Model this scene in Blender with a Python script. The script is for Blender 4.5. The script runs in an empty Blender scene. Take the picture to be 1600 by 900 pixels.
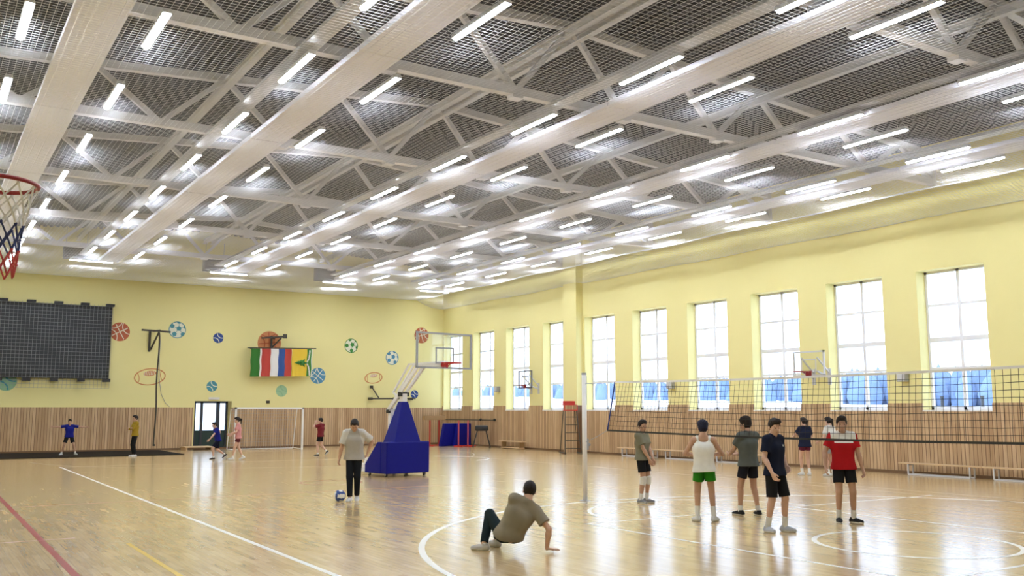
import bpy, math, random
import numpy as np
from mathutils import Vector, Matrix
random.seed(7)
S = bpy.context.scene
COL = S.collection

# ---------------------------------------------------------------- camera
EYE = Vector((0.0, 0.0, 1.8))
YAW, PITCH = math.radians(32.6), math.atan(190 / 1450)
cam = bpy.data.cameras.new('camera')
cam.sensor_width = 36.0
cam.lens = 36.0 * 1450 / 1600
cam.clip_start = 0.05
cam.clip_end = 2000
cam_ob = bpy.data.objects.new('camera', cam)
COL.objects.link(cam_ob)
cam_ob.location = EYE
cam_ob.rotation_euler = (math.pi / 2 + PITCH, 0, -YAW)
S.camera = cam_ob

# ---------------------------------------------------------------- sky (bright winter overcast), exposure
LED_POWER = 49.0
SKY_POWER = 2.5
w = bpy.data.worlds.new('overcast_sky')
S.world = w
w.use_nodes = True
nt = w.node_tree
bg = nt.nodes['Background']
tc = nt.nodes.new('ShaderNodeTexCoord')
sep = nt.nodes.new('ShaderNodeSeparateXYZ')
rmp = nt.nodes.new('ShaderNodeValToRGB')
nt.links.new(tc.outputs['Generated'], sep.inputs[0])
nt.links.new(sep.outputs['Z'], rmp.inputs[0])
rmp.color_ramp.elements[0].color = (0.77, 0.85, 1.0, 1)
rmp.color_ramp.elements[1].color = (0.74, 0.83, 1.0, 1)
nt.links.new(rmp.outputs[0], bg.inputs[0])
bg.inputs[1].default_value = SKY_POWER
vs = S.view_settings
S.display_settings.display_device = 'sRGB'
vs.view_transform = 'Standard'
vs.look = 'None'
vs.exposure = 0.6
vs.gamma = 1.0
vs.use_curve_mapping = False

# ---------------------------------------------------------------- materials
def nodes(m):
    m.use_nodes = True
    t = m.node_tree
    return t, t.nodes['Principled BSDF']

def mat(name, c, rough=0.5, metal=0.0, var=0.0, vscale=8.0, spec=0.5, coat=0.0):
    m = bpy.data.materials.new(name)
    t, p = nodes(m)
    p.inputs['Base Color'].default_value = (c[0], c[1], c[2], 1)
    p.inputs['Roughness'].default_value = rough
    p.inputs['Metallic'].default_value = metal
    p.inputs['Specular IOR Level'].default_value = spec
    p.inputs['Coat Weight'].default_value = coat
    n = t.nodes.new('ShaderNodeTexNoise')
    n.inputs['Scale'].default_value = vscale
    n.inputs['Detail'].default_value = 3
    tcn = t.nodes.new('ShaderNodeTexCoord')
    t.links.new(tcn.outputs['Object'], n.inputs['Vector'])
    mx = t.nodes.new('ShaderNodeMix')
    mx.data_type = 'RGBA'
    k = max(var, 0.02)
    mx.inputs[6].default_value = (c[0] * (1 - k), c[1] * (1 - k), c[2] * (1 - k), 1)
    mx.inputs[7].default_value = (min(1, c[0] * (1 + k)), min(1, c[1] * (1 + k)), min(1, c[2] * (1 + k)), 1)
    t.links.new(n.outputs[0], mx.inputs[0])
    t.links.new(mx.outputs[2], p.inputs['Base Color'])
    return m

def emit(name, c, power):
    m = bpy.data.materials.new(name)
    t, p = nodes(m)
    p.inputs['Base Color'].default_value = (0.8, 0.8, 0.8, 1)
    p.inputs['Emission Color'].default_value = (c[0], c[1], c[2], 1)
    p.inputs['Emission Strength'].default_value = power
    return m

def glass_mat(name, tint, gloss=0.08):
    m = bpy.data.materials.new(name)
    m.use_nodes = True
    t = m.node_tree
    t.nodes.remove(t.nodes['Principled BSDF'])
    tr = t.nodes.new('ShaderNodeBsdfTransparent')
    tr.inputs[0].default_value = (*tint, 1)
    gl = t.nodes.new('ShaderNodeBsdfGlossy')
    gl.inputs['Roughness'].default_value = 0.02
    mx = t.nodes.new('ShaderNodeMixShader')
    lw = t.nodes.new('ShaderNodeLayerWeight')
    lw.inputs[0].default_value = 0.5
    fc = mathn(t, 'POWER', lw.outputs['Facing'], 5.0)
    t.links.new(mathn(t, 'ADD', mathn(t, 'MULTIPLY', fc, 0.4), gloss * 0.5), mx.inputs[0])
    t.links.new(tr.outputs[0], mx.inputs[1])
    t.links.new(gl.outputs[0], mx.inputs[2])
    t.links.new(mx.outputs[0], t.nodes['Material Output'].inputs[0])
    return m

def ramp(t, fac, stops):
    r = t.nodes.new('ShaderNodeValToRGB')
    e = r.color_ramp.elements
    while len(e) < len(stops):
        e.new(0.5)
    for el, (pos, c) in zip(e, stops):
        el.position = pos
        el.color = (*c, 1)
    t.links.new(fac, r.inputs[0])
    return r

def mathn(t, op, a, b=None):
    n = t.nodes.new('ShaderNodeMath')
    n.operation = op
    for i, v in enumerate((a, b)):
        if v is None:
            continue
        if isinstance(v, (int, float)):
            n.inputs[i].default_value = v
        else:
            t.links.new(v, n.inputs[i])
    return n.outputs[0]

def mixc(t, fac, a, b, mode='MIX'):
    n = t.nodes.new('ShaderNodeMix')
    n.data_type = 'RGBA'
    n.blend_type = mode
    for i, v in ((0, fac), (6, a), (7, b)):
        if isinstance(v, (int, float)):
            n.inputs[i].default_value = v
        elif isinstance(v, tuple):
            n.inputs[i].default_value = (*v, 1)
        else:
            t.links.new(v, n.inputs[i])
    return n.outputs[2]

def parquet():
    m = bpy.data.materials.new('varnished_oak_parquet')
    t, p = nodes(m)
    tcn = t.nodes.new('ShaderNodeTexCoord')
    mp = t.nodes.new('ShaderNodeMapping')
    mp.inputs['Rotation'].default_value = (0, 0, math.pi / 2)
    t.links.new(tcn.outputs['Object'], mp.inputs[0])
    b = t.nodes.new('ShaderNodeTexBrick')
    b.offset = 0.37
    b.inputs['Scale'].default_value = 1.0
    b.inputs['Brick Width'].default_value = 0.62
    b.inputs['Row Height'].default_value = 0.085
    b.inputs['Mortar Size'].default_value = 0.0012
    b.inputs['Color1'].default_value = (0.50, 0.335, 0.155, 1)
    b.inputs['Color2'].default_value = (0.65, 0.465, 0.235, 1)
    b.inputs['Mortar'].default_value = (0.42, 0.28, 0.15, 1)
    t.links.new(mp.outputs[0], b.inputs[0])
    n = t.nodes.new('ShaderNodeTexNoise')
    n.inputs['Scale'].default_value = 0.55
    n.inputs['Detail'].default_value = 4
    t.links.new(tcn.outputs['Object'], n.inputs[0])
    r = ramp(t, n.outputs[0], [(0.3, (0.86, 0.84, 0.82)), (0.7, (1.08, 1.06, 1.02))])
    mp2 = t.nodes.new('ShaderNodeMapping')
    mp2.inputs['Scale'].default_value = (45, 2.2, 1)
    t.links.new(tcn.outputs['Object'], mp2.inputs[0])
    g = t.nodes.new('ShaderNodeTexNoise')
    g.inputs['Scale'].default_value = 1.0
    g.inputs['Detail'].default_value = 5
    t.links.new(mp2.outputs[0], g.inputs[0])
    gr = ramp(t, g.outputs[0], [(0.35, (0.90, 0.89, 0.87)), (0.65, (1.06, 1.06, 1.06))])
    c = mixc(t, 1.0, b.outputs['Color'], r.outputs[0], 'MULTIPLY')
    c = mixc(t, 1.0, c, gr.outputs[0], 'MULTIPLY')
    t.links.new(c, p.inputs['Base Color'])
    p.inputs['Roughness'].default_value = 0.27
    p.inputs['Specular IOR Level'].default_value = 0.5
    p.inputs['Coat Weight'].default_value = 0.5
    p.inputs['Coat Roughness'].default_value = 0.15
    bp = t.nodes.new('ShaderNodeBump')
    bp.inputs['Strength'].default_value = 0.018
    bp.inputs['Distance'].default_value = 0.02
    n2 = t.nodes.new('ShaderNodeTexNoise')
    n2.inputs['Scale'].default_value = 1.4
    t.links.new(tcn.outputs['Object'], n2.inputs[0])
    t.links.new(n2.outputs[0], bp.inputs['Height'])
    t.links.new(bp.outputs[0], p.inputs['Normal'])
    return m

def boards(axis):
    """vertical tongue-and-groove boards running along axis 0 (x) or 1 (y)"""
    m = bpy.data.materials.new('pine_board_cladding')
    t, p = nodes(m)
    tcn = t.nodes.new('ShaderNodeTexCoord')
    sp = t.nodes.new('ShaderNodeSeparateXYZ')
    t.links.new(tcn.outputs['Object'], sp.inputs[0])
    u = mathn(t, 'DIVIDE', sp.outputs[axis], 0.115)
    fr = mathn(t, 'FRACT', u)
    idx = mathn(t, 'FLOOR', u)
    wn = t.nodes.new('ShaderNodeTexWhiteNoise')
    wn.noise_dimensions = '1D'
    t.links.new(idx, wn.inputs['W'])
    base = ramp(t, wn.outputs['Value'], [(0.0, (0.44, 0.28, 0.15)), (0.45, (0.55, 0.375, 0.215)), (1.0, (0.64, 0.455, 0.275))])
    mp = t.nodes.new('ShaderNodeMapping')
    mp.inputs['Scale'].default_value = (30, 30, 1.6)
    t.links.new(tcn.outputs['Object'], mp.inputs[0])
    g = t.nodes.new('ShaderNodeTexNoise')
    g.inputs['Scale'].default_value = 1.0
    g.inputs['Detail'].default_value = 5
    t.links.new(mp.outputs[0], g.inputs[0])
    gr = ramp(t, g.outputs[0], [(0.3, (0.8, 0.76, 0.7)), (0.68, (1.08, 1.08, 1.08))])
    c = mixc(t, 1.0, base.outputs[0], gr.outputs[0], 'MULTIPLY')
    groove = mathn(t, 'LESS_THAN', fr, 0.16)
    c = mixc(t, groove, c, (0.19, 0.10, 0.05))
    t.links.new(c, p.inputs['Base Color'])
    p.inputs['Roughness'].default_value = 0.45
    return m

def paint(name, c):
    return mat(name, c, 0.75, var=0.03, vscale=0.5)

M = {}
M['floor'] = parquet()
M['board_x'] = boards(0)
M['board_y'] = boards(1)
M['yellow'] = paint('pale_yellow_wall_paint', (0.83, 0.75, 0.35))
M['white'] = mat('white_paint', (0.80, 0.78, 0.77), 0.4)
M['panel'] = mat('white_enamel_heating_panel', (0.77, 0.765, 0.86), 0.5)
M['steel_cream'] = mat('cream_painted_steel', (0.74, 0.725, 0.75), 0.5)
M['zinc'] = mat('galvanised_tray', (0.50, 0.50, 0.52), 0.45, 0.3)
M['deck'] = mat('dark_grey_steel_deck', (0.05, 0.05, 0.063), 0.55)
M['net_white'] = mat('white_net_cord', (0.79, 0.785, 0.81), 0.8)
M['net_black'] = mat('black_net_cord', (0.02, 0.02, 0.02), 0.8)
M['led'] = emit('led_diffuser', (0.83, 0.90, 1.0), LED_POWER)
M['lampgrey'] = mat('light_grey_housing', (0.60, 0.60, 0.62), 0.4)
M['black'] = mat('black_paint', (0.015, 0.015, 0.017), 0.45)
M['screen'] = mat('dark_screen', (0.022, 0.026, 0.034), 0.4, var=0.2)
M['gridgrey'] = mat('grey_guard_net_cord', (0.34, 0.35, 0.37), 0.7)
M['darkbrown'] = mat('dark_brown_steel', (0.05, 0.042, 0.03), 0.5)
M['white_line'] = mat('white_line_paint', (0.88, 0.87, 0.85), 0.3)
M['red_line'] = mat('red_line_paint', (0.30, 0.028, 0.014), 0.4, spec=0.25)
M['thin_red'] = mat('worn_red_line_paint', (0.40, 0.15, 0.08), 0.35)
M['darkgrey'] = mat('dark_grey_steel', (0.12, 0.12, 0.14), 0.45)
M['yellow_line'] = mat('yellow_line_paint', (0.80, 0.52, 0.10), 0.25, coat=0.4)
M['faint_line'] = mat('worn_white_line_paint', (0.74, 0.64, 0.50), 0.25, coat=0.4)
M['frame'] = mat('white_window_profile', (0.82, 0.83, 0.90), 0.35)
M['glass'] = glass_mat('window_glass', (0.93, 0.97, 1.0))
M['acrylic'] = glass_mat('clear_acrylic', (0.95, 0.955, 0.95))
M['blue_pad'] = mat('royal_blue_vinyl', (0.004, 0.006, 0.20), 0.5, var=0.08, spec=0.2)
M['red_paint'] = mat('red_paint', (0.50, 0.03, 0.025), 0.4)
M['rim_red'] = mat('dark_red_rim_paint', (0.30, 0.018, 0.028), 0.4)
M['salmon'] = mat('light_red_paint', (0.62, 0.10, 0.12), 0.4)
M['pine'] = mat('pale_pine', (0.66, 0.47, 0.27), 0.45, var=0.12, vscale=5)
M['oldpine'] = mat('brown_plywood', (0.36, 0.22, 0.10), 0.5, var=0.15)
M['rubber'] = mat('black_rubber', (0.012, 0.012, 0.012), 0.7)
M['rubbermat'] = mat('dark_brown_rubber_mat', (0.020, 0.015, 0.012), 0.85, spec=0.15)
M['greyplastic'] = mat('grey_plastic', (0.38, 0.38, 0.36), 0.5)
M['snow'] = mat('snow', (0.85, 0.9, 0.98), 0.9)
M['forest'] = mat('haze_tinted_forest', (0.20, 0.29, 0.46), 0.9, var=0.3, vscale=0.3)  # distance haze and blue winter light put into the trees' base colour
M['doorgreen'] = mat('dark_green_door', (0.012, 0.035, 0.032), 0.35)
M['doorframe'] = mat('dark_door_frame', (0.03, 0.035, 0.045), 0.4)
M['skirting'] = mat('dark_brown_skirting', (0.16, 0.085, 0.04), 0.5)
M['rope_blue'] = mat('blue_rope', (0.02, 0.04, 0.20), 0.7)
M['net_red'] = mat('red_net_cord', (0.55, 0.08, 0.08), 0.8)
M['net_blue'] = mat('navy_net_cord', (0.035, 0.05, 0.16), 0.8)
# mural paints
M['m_red'] = mat('mural_brick_red', (0.46, 0.11, 0.045), 0.7, var=0.12)
M['m_orange'] = mat('mural_faded_orange', (0.62, 0.25, 0.10), 0.7, var=0.1)
M['m_teal'] = mat('mural_teal', (0.07, 0.27, 0.33), 0.7, var=0.1)
M['m_blue'] = mat('mural_blue', (0.03, 0.07, 0.27), 0.7, var=0.1)
M['m_mid'] = mat('mural_mid_blue', (0.09, 0.27, 0.43), 0.7, var=0.1)
M['m_green'] = mat('mural_green', (0.05, 0.24, 0.04), 0.7, var=0.1)
M['m_mint'] = mat('mural_mint', (0.26, 0.46, 0.28), 0.7, var=0.1)
M['m_mint2'] = mat('mural_pale_mint', (0.34, 0.53, 0.32), 0.7, var=0.1)
M['m_white'] = mat('mural_cream_white', (0.78, 0.77, 0.62), 0.7)
# flags
M['f_green'] = mat('flag_green', (0.03, 0.17, 0.02), 0.8)
M['f_white'] = mat('flag_white', (0.80, 0.78, 0.76), 0.8)
M['f_red'] = mat('flag_red', (0.50, 0.055, 0.04), 0.8)
M['f_blue'] = mat('flag_blue', (0.03, 0.085, 0.30), 0.8)
M['f_yellow'] = mat('flag_yellow', (0.80, 0.55, 0.05), 0.8)

# ---------------------------------------------------------------- mesh building helpers
class MB:
    def __init__(s):
        s.v, s.f, s.mi = [], [], []

    def add(s, vs, fs, m=0):
        o = len(s.v)
        s.v.extend([tuple(a) for a in vs])
        s.f.extend([tuple(i + o for i in f) for f in fs])
        s.mi.extend([m] * len(fs))
        return s

    def box(s, x0, x1, y0, y1, z0, z1, m=0):
        if x0 > x1: x0, x1 = x1, x0
        if y0 > y1: y0, y1 = y1, y0
        if z0 > z1: z0, z1 = z1, z0
        v = [(x, y, z) for z in (z0, z1) for y in (y0, y1) for x in (x0, x1)]
        return s.add(v, [(0, 2, 3, 1), (4, 5, 7, 6), (0, 1, 5, 4), (2, 6, 7, 3), (0, 4, 6, 2), (1, 3, 7, 5)], m)

    def bar(s, a, b, w, h=None, m=0, up=(0, 0, 1)):
        """square bar from a to b"""
        h = h or w
        a, b = Vector(a), Vector(b)
        d = (b - a).normalized()
        u = Vector(up)
        if abs(d.dot(u)) > 0.99:
            u = Vector((0, 1, 0))
        x = d.cross(u).normalized()
        y = x.cross(d).normalized()
        v = []
        for p in (a, b):
            for i, j in ((-1, -1), (1, -1), (1, 1), (-1, 1)):
                v.append(p + x * (i * w / 2) + y * (j * h / 2))
        return s.add(v, [(3, 2, 1, 0), (4, 5, 6, 7), (0, 1, 5, 4), (1, 2, 6, 5), (2, 3, 7, 6), (3, 0, 4, 7)], m)

    def tube(s, pts, r, n=8, m=0, closed=False):
        pts = [Vector(p) for p in pts]
        N = len(pts)
        rs = r if isinstance(r, (list, tuple)) else [r] * N
        rings = []
        x = None
        for i, p in enumerate(pts):
            if closed:
                d = (pts[(i + 1) % N] - pts[i - 1]).normalized()
            else:
                d = (pts[min(i + 1, N - 1)] - pts[max(i - 1, 0)]).normalized()
            if x is None:
                u = Vector((0, 0, 1)) if abs(d.z) < 0.95 else Vector((0, 1, 0))
                x = d.cross(u).normalized()
            else:
                x = (x - d * x.dot(d)).normalized()
            y = d.cross(x)
            rings.append([p + (x * math.cos(2 * math.pi * k / n) + y * math.sin(2 * math.pi * k / n)) * rs[i] for k in range(n)])
        v = [q for rg in rings for q in rg]
        f = []
        for i in range(N if closed else N - 1):
            j = (i + 1) % N
            for k in range(n):
                l = (k + 1) % n
                f.append((i * n + k, i * n + l, j * n + l, j * n + k))
        if not closed:
            f.append(tuple(range(n))[::-1])
            f.append(tuple((N - 1) * n + k for k in range(n)))
        return s.add(v, f, m)

    def prism(s, poly, axis, c0, c1, m=0):
        """2-D polygon extruded along axis; poly holds the two other coordinates in x,y,z order"""
        def P(a, b, c):
            return (c, a, b) if axis == 0 else (a, c, b) if axis == 1 else (a, b, c)
        n = len(poly)
        v = [P(a, b, c0) for a, b in poly] + [P(a, b, c1) for a, b in poly]
        f = [tuple(range(n))[::-1], tuple(range(n, 2 * n))]
        f += [(i, (i + 1) % n, n + (i + 1) % n, n + i) for i in range(n)]
        return s.add(v, f, m)

    def disc(s, cx, cz, rx, rz, y0, y1, n=40, m=0):
        return s.prism([(cx + rx * math.cos(2 * math.pi * k / n), cz + rz * math.sin(2 * math.pi * k / n)) for k in range(n)], 1, y0, y1, m)

    def ribbon(s, pts, wd, y0, y1, m=0, closed=False):
        """flat band in the x-z plane"""
        N = len(pts)
        L, R = [], []
        for i in range(N):
            a = pts[i - 1] if (closed or i > 0) else pts[i]
            b = pts[(i + 1) % N] if (closed or i < N - 1) else pts[i]
            d = Vector((b[0] - a[0], b[1] - a[1])).normalized()
            nn = Vector((-d.y, d.x)) * wd / 2
            L.append((pts[i][0] + nn.x, pts[i][1] + nn.y))
            R.append((pts[i][0] - nn.x, pts[i][1] - nn.y))
        for i in range(N if closed else N - 1):
            j = (i + 1) % N
            s.prism([L[i], R[i], R[j], L[j]], 1, y0, y1, m)
        return s

    def sphere(s, c, r, m=0, nu=16, nv=10, sc=(1, 1, 1)):
        v, f = [], []
        for i in range(nv + 1):
            th = math.pi * i / nv
            for k in range(nu):
                ph = 2 * math.pi * k / nu
                v.append((c[0] + r * sc[0] * math.sin(th) * math.cos(ph), c[1] + r * sc[1] * math.sin(th) * math.sin(ph), c[2] + r * sc[2] * math.cos(th)))
        for i in range(nv):
            for k in range(nu):
                l = (k + 1) % nu
                f.append((i * nu + k, (i + 1) * nu + k, (i + 1) * nu + l, i * nu + l))
        return s.add(v, f, m)

    def shift(s, d):
        s.v = [(a[0] + d[0], a[1] + d[1], a[2] + d[2]) for a in s.v]
        return s

    def build(s, name, mats, parent=None, bevel=0.0, smooth=False, loc=None):
        if not isinstance(mats, (list, tuple)):
            mats = [mats]
        me = bpy.data.meshes.new(name)
        me.from_pydata(s.v, [], s.f)
        for q in mats:
            me.materials.append(q)
        if len(mats) > 1:
            me.polygons.foreach_set('material_index', s.mi)
        if smooth:
            me.polygons.foreach_set('use_smooth', [True] * len(me.polygons))
        me.validate()
        me.update()
        o = bpy.data.objects.new(name, me)
        COL.objects.link(o)
        if parent is not None:
            o.parent = parent
        if loc is not None:
            o.location = loc
        if bevel:
            b = o.modifiers.new('bevel', 'BEVEL')
            b.width = bevel
            b.segments = 2
            b.limit_method = 'ANGLE'
        return o

def tag(o, label, cat, group=None, kind=None):
    o['label'] = label
    o['category'] = cat
    if group: o['group'] = group
    if kind: o['kind'] = kind
    return o

def structure(o, label=None):
    o['kind'] = 'structure'
    if label:
        o['label'] = label
    return o

def thing(name, label, cat, loc=(0, 0, 0), rz=0.0, group=None):
    o = bpy.data.objects.new(name, None)
    COL.objects.link(o)
    o.location = loc
    o.rotation_euler = (0, 0, rz)
    o.empty_display_size = 0.2
    return tag(o, label, cat, group)

def copy_tree(o, parent=None):
    c = o.copy()
    COL.objects.link(c)
    if parent is not None:
        c.parent = parent
    for ch in list(o.children):
        copy_tree(ch, c)
    return c

ORD = ['first', 'second', 'third', 'fourth', 'fifth', 'sixth', 'seventh', 'eighth', 'ninth', 'tenth', 'eleventh', 'twelfth']

# ================================================================ ROOM SHELL
XL, XR, YF, YB = -1.5, 23.9, -3.0, 44.3
RIDGE, ZR, ZE = 11.2, 10.05, 9.1
WT = 0.52                                             # wall thickness at the windows
SILL, HEAD, CLAD = 1.76, 5.72, 1.98
WIN = [13.9 + 3.14 * k for k in range(-3, 10)]         # near edge of every window opening
WW = 2.02

floor = structure(MB().box(XL - 0.6, XR + 0.6, YF - 0.6, YB + 0.4, -0.2, 0).build('floor', M['floor']), 'glossy light oak parquet sports floor with painted court lines')

def seg(a, b, wd, mt, name):
    """painted straight line on the floor, thin as paint"""
    a, b = Vector((*a, 0)), Vector((*b, 0))
    d = (b - a).normalized()
    n = Vector((-d.y, d.x, 0)) * wd / 2
    vs = [a + n, a - n, b - n, b + n]
    z = 0.0015
    return MB().prism([(q.x, q.y) for q in vs], 2, 0.0002, z).build(name, M[mt], floor)

def arc(c, r, a0, a1, wd, mt, name, n=90):
    m = MB()
    for i in range(n):
        t0, t1 = a0 + (a1 - a0) * i / n, a0 + (a1 - a0) * (i + 1) / n
        q = [(c[0] + k * math.cos(t), c[1] + k * math.sin(t)) for k, t in ((r - wd / 2, t0), (r + wd / 2, t0), (r + wd / 2, t1), (r - wd / 2, t1))]
        m.prism(q, 2, 0.0002, 0.0015)
    return m.build(name, M[mt], floor)

seg((4.02, -2.9), (4.02, 32.7), 0.075, 'white_line', 'white_line')
seg((1.62, -2.9), (1.62, 26.0), 0.085, 'red_line', 'red_line')
seg((2.58, 3.0), (2.58, 13.7), 0.06, 'yellow_line', 'yellow_line')
seg((1.1, 14.67), (2.05, 14.67), 0.04, 'thin_red', 'red_line')
seg((1.75, 19.8), (11.5, 20.05), 0.035, 'thin_red', 'red_line')
arc((11.88, 8.03), 6.9, 0, 2 * math.pi, 0.085, 'white_line', 'white_circle', 160)
arc((12.13, 12.2), 2.27, 0, math.pi, 0.07, 'white_line', 'white_arc')
arc((11.57, 7.95), 1.3, 0, 2 * math.pi, 0.075, 'white_line', 'white_circle')
seg((9.14, 12.14), (9.14, 2.0), 0.065, 'white_line', 'white_line')
seg((9.11, 12.1), (18.3, 12.1), 0.06, 'white_line', 'white_line')
seg((13.9, 12.1), (13.9, 2.0), 0.065, 'white_line', 'white_line')
seg((9.0, 6.17), (16.5, 6.17), 0.07, 'white_line', 'white_line')
seg((18.3, 2.0), (18.3, 34.0), 0.06, 'faint_line', 'white_line')
seg((19.0, 2.0), (19.0, 20.0), 0.05, 'faint_line', 'white_line')
arc((16.6, 30.8), 1.75, -1.25, 1.25, 0.07, 'white_line', 'white_arc', 40)
seg((4.02, 32.7), (18.3, 32.7), 0.06, 'faint_line', 'white_line')
arc((11.9, 37.0), 8.4, math.pi * 1.02, math.pi * 1.98, 0.06, 'faint_line', 'white_arc', 60)
arc((8.9, 22.3), 0.75, 0, 2 * math.pi, 0.05, 'thin_red', 'red_circle', 40)
seg((11.6, 40.2), (18.0, 40.2), 0.06, 'faint_line', 'white_line')

# right wall with its window openings
m = MB()
m.box(XR, XR + WT, YF, YB, 0, SILL)
m.box(XR, XR + WT, YF, YB, HEAD, ZE + 0.9)
e = [YF] + [q for y in WIN for q in (y, y + WW)] + [YB]
for k in range(0, len(e), 2):
    if e[k + 1] - e[k] > 0.02:
        m.box(XR, XR + WT, e[k], e[k + 1], SILL, HEAD)
structure(m.build('wall_right', M['yellow']), 'pale yellow window wall')
DX0, DX1, DZ = 10.93, 12.45, 2.19
m = MB()
m.box(XL - 0.3, DX0, YB, YB + 0.4, 0, ZR + 0.6)
m.box(DX1, XR + WT, YB, YB + 0.4, 0, ZR + 0.6)
m.box(DX0, DX1, YB, YB + 0.4, DZ, ZR + 0.6)
structure(m.build('wall_back', M['yellow']), 'pale yellow end wall with painted balls')
structure(MB().box(XL - 0.3, XL, YF, YB, 0, ZR).build('wall_left', M['yellow']), 'pale yellow left wall')
structure(MB().box(XL - 0.3, XR + WT, YF - 0.3, YF, 0, ZR + 0.6).build('wall_front', M['yellow']), 'pale yellow wall behind the viewer')

# pine cladding
m = MB()
m.box(XL, DX0 - 0.06, YB - 0.04, YB, 0.06, 1.9)
m.box(DX1 + 0.16, XR, YB - 0.04, YB, 0.06, 1.9)
structure(m.build('trim_1', M['board_x']), 'vertical pine boards along the foot of the end wall')
m = MB()
m.box(XR - 0.04, XR, YF, YB - 0.04, 0.06, SILL)
for k in range(0, len(e), 2):
    y1 = min(e[k + 1], YB - 0.04)
    if y1 - e[k] > 0.02:
        m.box(XR - 0.04, XR, e[k], y1, SILL, CLAD)
structure(m.build('trim_2', M['board_y']), 'vertical pine boards under and between the windows')
structure(MB().box(XL, XR, YB - 0.07, YB, 0, 0.07).build('baseboard_back', M['skirting']))
structure(MB().box(XR - 0.08, XR, YF, YB - 0.07, 0, 0.08).build('baseboard_right', M['skirting']))
# pilaster on the window wall
structure(MB().box(XR - 0.35, XR, 31.75, 32.7, CLAD, ZE + 0.4).build('trim_3', M['yellow']), 'yellow pilaster on the window wall')
structure(MB().box(XR - 0.36, XR - 0.04, 31.75, 32.7, 0.0, CLAD).build('trim_4', M['board_y']), 'pine clad foot of the pilaster')

# roof deck: trapezoidal sheet, ribs along the hall
m = MB()
def zroof(x):
    return ZR - 0.072 * abs(x - RIDGE)
prof = []
x = XL - 0.3
while x < XR + WT:
    for dx, dz in ((0, 0), (0.11, 0), (0.14, 0.06), (0.22, 0.06)):
        prof.append((x + dx, zroof(x + dx) + 0.12 + dz))
    x += 0.25
vs, fs = [], []
for (a, b) in prof:
    vs += [(a, YF - 0.3, b), (a, YB + 0.4, b)]
for k in range(len(prof) - 1):
    fs.append((2 * k, 2 * k + 1, 2 * k + 3, 2 * k + 2))
m.add(vs, fs)
m.prism([(XL - 0.3, zroof(XL) + 0.32), (RIDGE, ZR + 0.4), (XR + WT, zroof(XR) + 0.32), (XR + WT, zroof(XR) + 0.5), (RIDGE, ZR + 0.6), (XL - 0.3, zroof(XL) + 0.5)], 1, YF - 0.3, YB + 0.4)
structure(m.build('ceiling', M['deck']), 'dark grey ribbed steel roof deck')

# windows
for k, y in enumerate(WIN):
    X = XR + 0.40
    y0, y1 = y, y + WW
    fr = MB()
    wv = 0.07
    fr.box(X, X + 0.08, y0, y0 + wv, SILL + 0.03, HEAD)
    fr.box(X, X + 0.08, y1 - wv, y1, SILL + 0.03, HEAD)
    fr.box(X, X + 0.08, y0, y1, SILL + 0.03, SILL + 0.12)
    fr.box(X, X + 0.08, y0, y1, HEAD - wv, HEAD)
    yc = (y0 + y1) / 2
    fr.box(X, X + 0.08, yc - 0.045, yc + 0.045, SILL, HEAD)
    for z, t in ((4.74, 0.07), (3.76, 0.13), (2.95, 0.07)):
        fr.box(X + 0.004, X + 0.076, y0, y1, z - t / 2, z + t / 2)
    o = structure(fr.build('window_%d' % (k + 1), M['frame']), 'tall white window of eight panes')
    zs = [SILL + 0.1, 2.95, 3.76, 4.74, HEAD - 0.05]
    for a, b in ((y0 + 0.05, yc - 0.03), (yc + 0.03, y1 - 0.05)):
        for z0, z1 in zip(zs, zs[1:]):
            MB().box(X + 0.035, X + 0.043, a, b, z0 + 0.02, z1 - 0.02).build('pane', M['glass'], o)
    MB().box(XR - 0.045, XR + 0.47, y0 + 0.003, y1 - 0.003, SILL - 0.012, SILL + 0.028).build('window_sill', M['white'], o)

# door in the end wall
d = MB()
d.box(DX0, DX0 + 0.07, YB + 0.02, YB + 0.14, 0, DZ)
d.box(DX1 - 0.09, DX1, YB + 0.02, YB + 0.14, 0, DZ)
d.box(DX0, DX1, YB + 0.02, YB + 0.14, DZ - 0.1, DZ)
d.box(DX0 + 0.28, DX0 + 0.40, YB + 0.02, YB + 0.14, 0, DZ)
d.box(DX0 + 1.0, DX0 + 1.17, YB + 0.02, YB + 0.14, 0, DZ)
do = structure(d.build('door_1', M['doorframe']), 'dark glazed exit door in the end wall')
for a, b in ((0.07, 0.28), (0.40, 1.0), (1.17, 1.43)):
    MB().box(DX0 + a, DX0 + b, YB + 0.06, YB + 0.10, 0.0, 0.85).build('door_panel', M['doorgreen'], do)
    MB().box(DX0 + a, DX0 + b, YB + 0.075, YB + 0.083, 0.85, DZ - 0.1).build('pane', M['glass'], do)
MB().tube([(DX0 + 0.44, YB - 0.03, 0.95), (DX0 + 0.44, YB - 0.03, 1.2)], 0.015).build('door_handle', M['zinc'], do)
structure(MB().box(DX1, DX1 + 0.16, YB - 0.06, YB + 0.02, 0, DZ).build('trim_5', mat('olive_door_jamb', (0.30, 0.25, 0.09), 0.6)), 'olive jamb right of the exit door')

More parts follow.
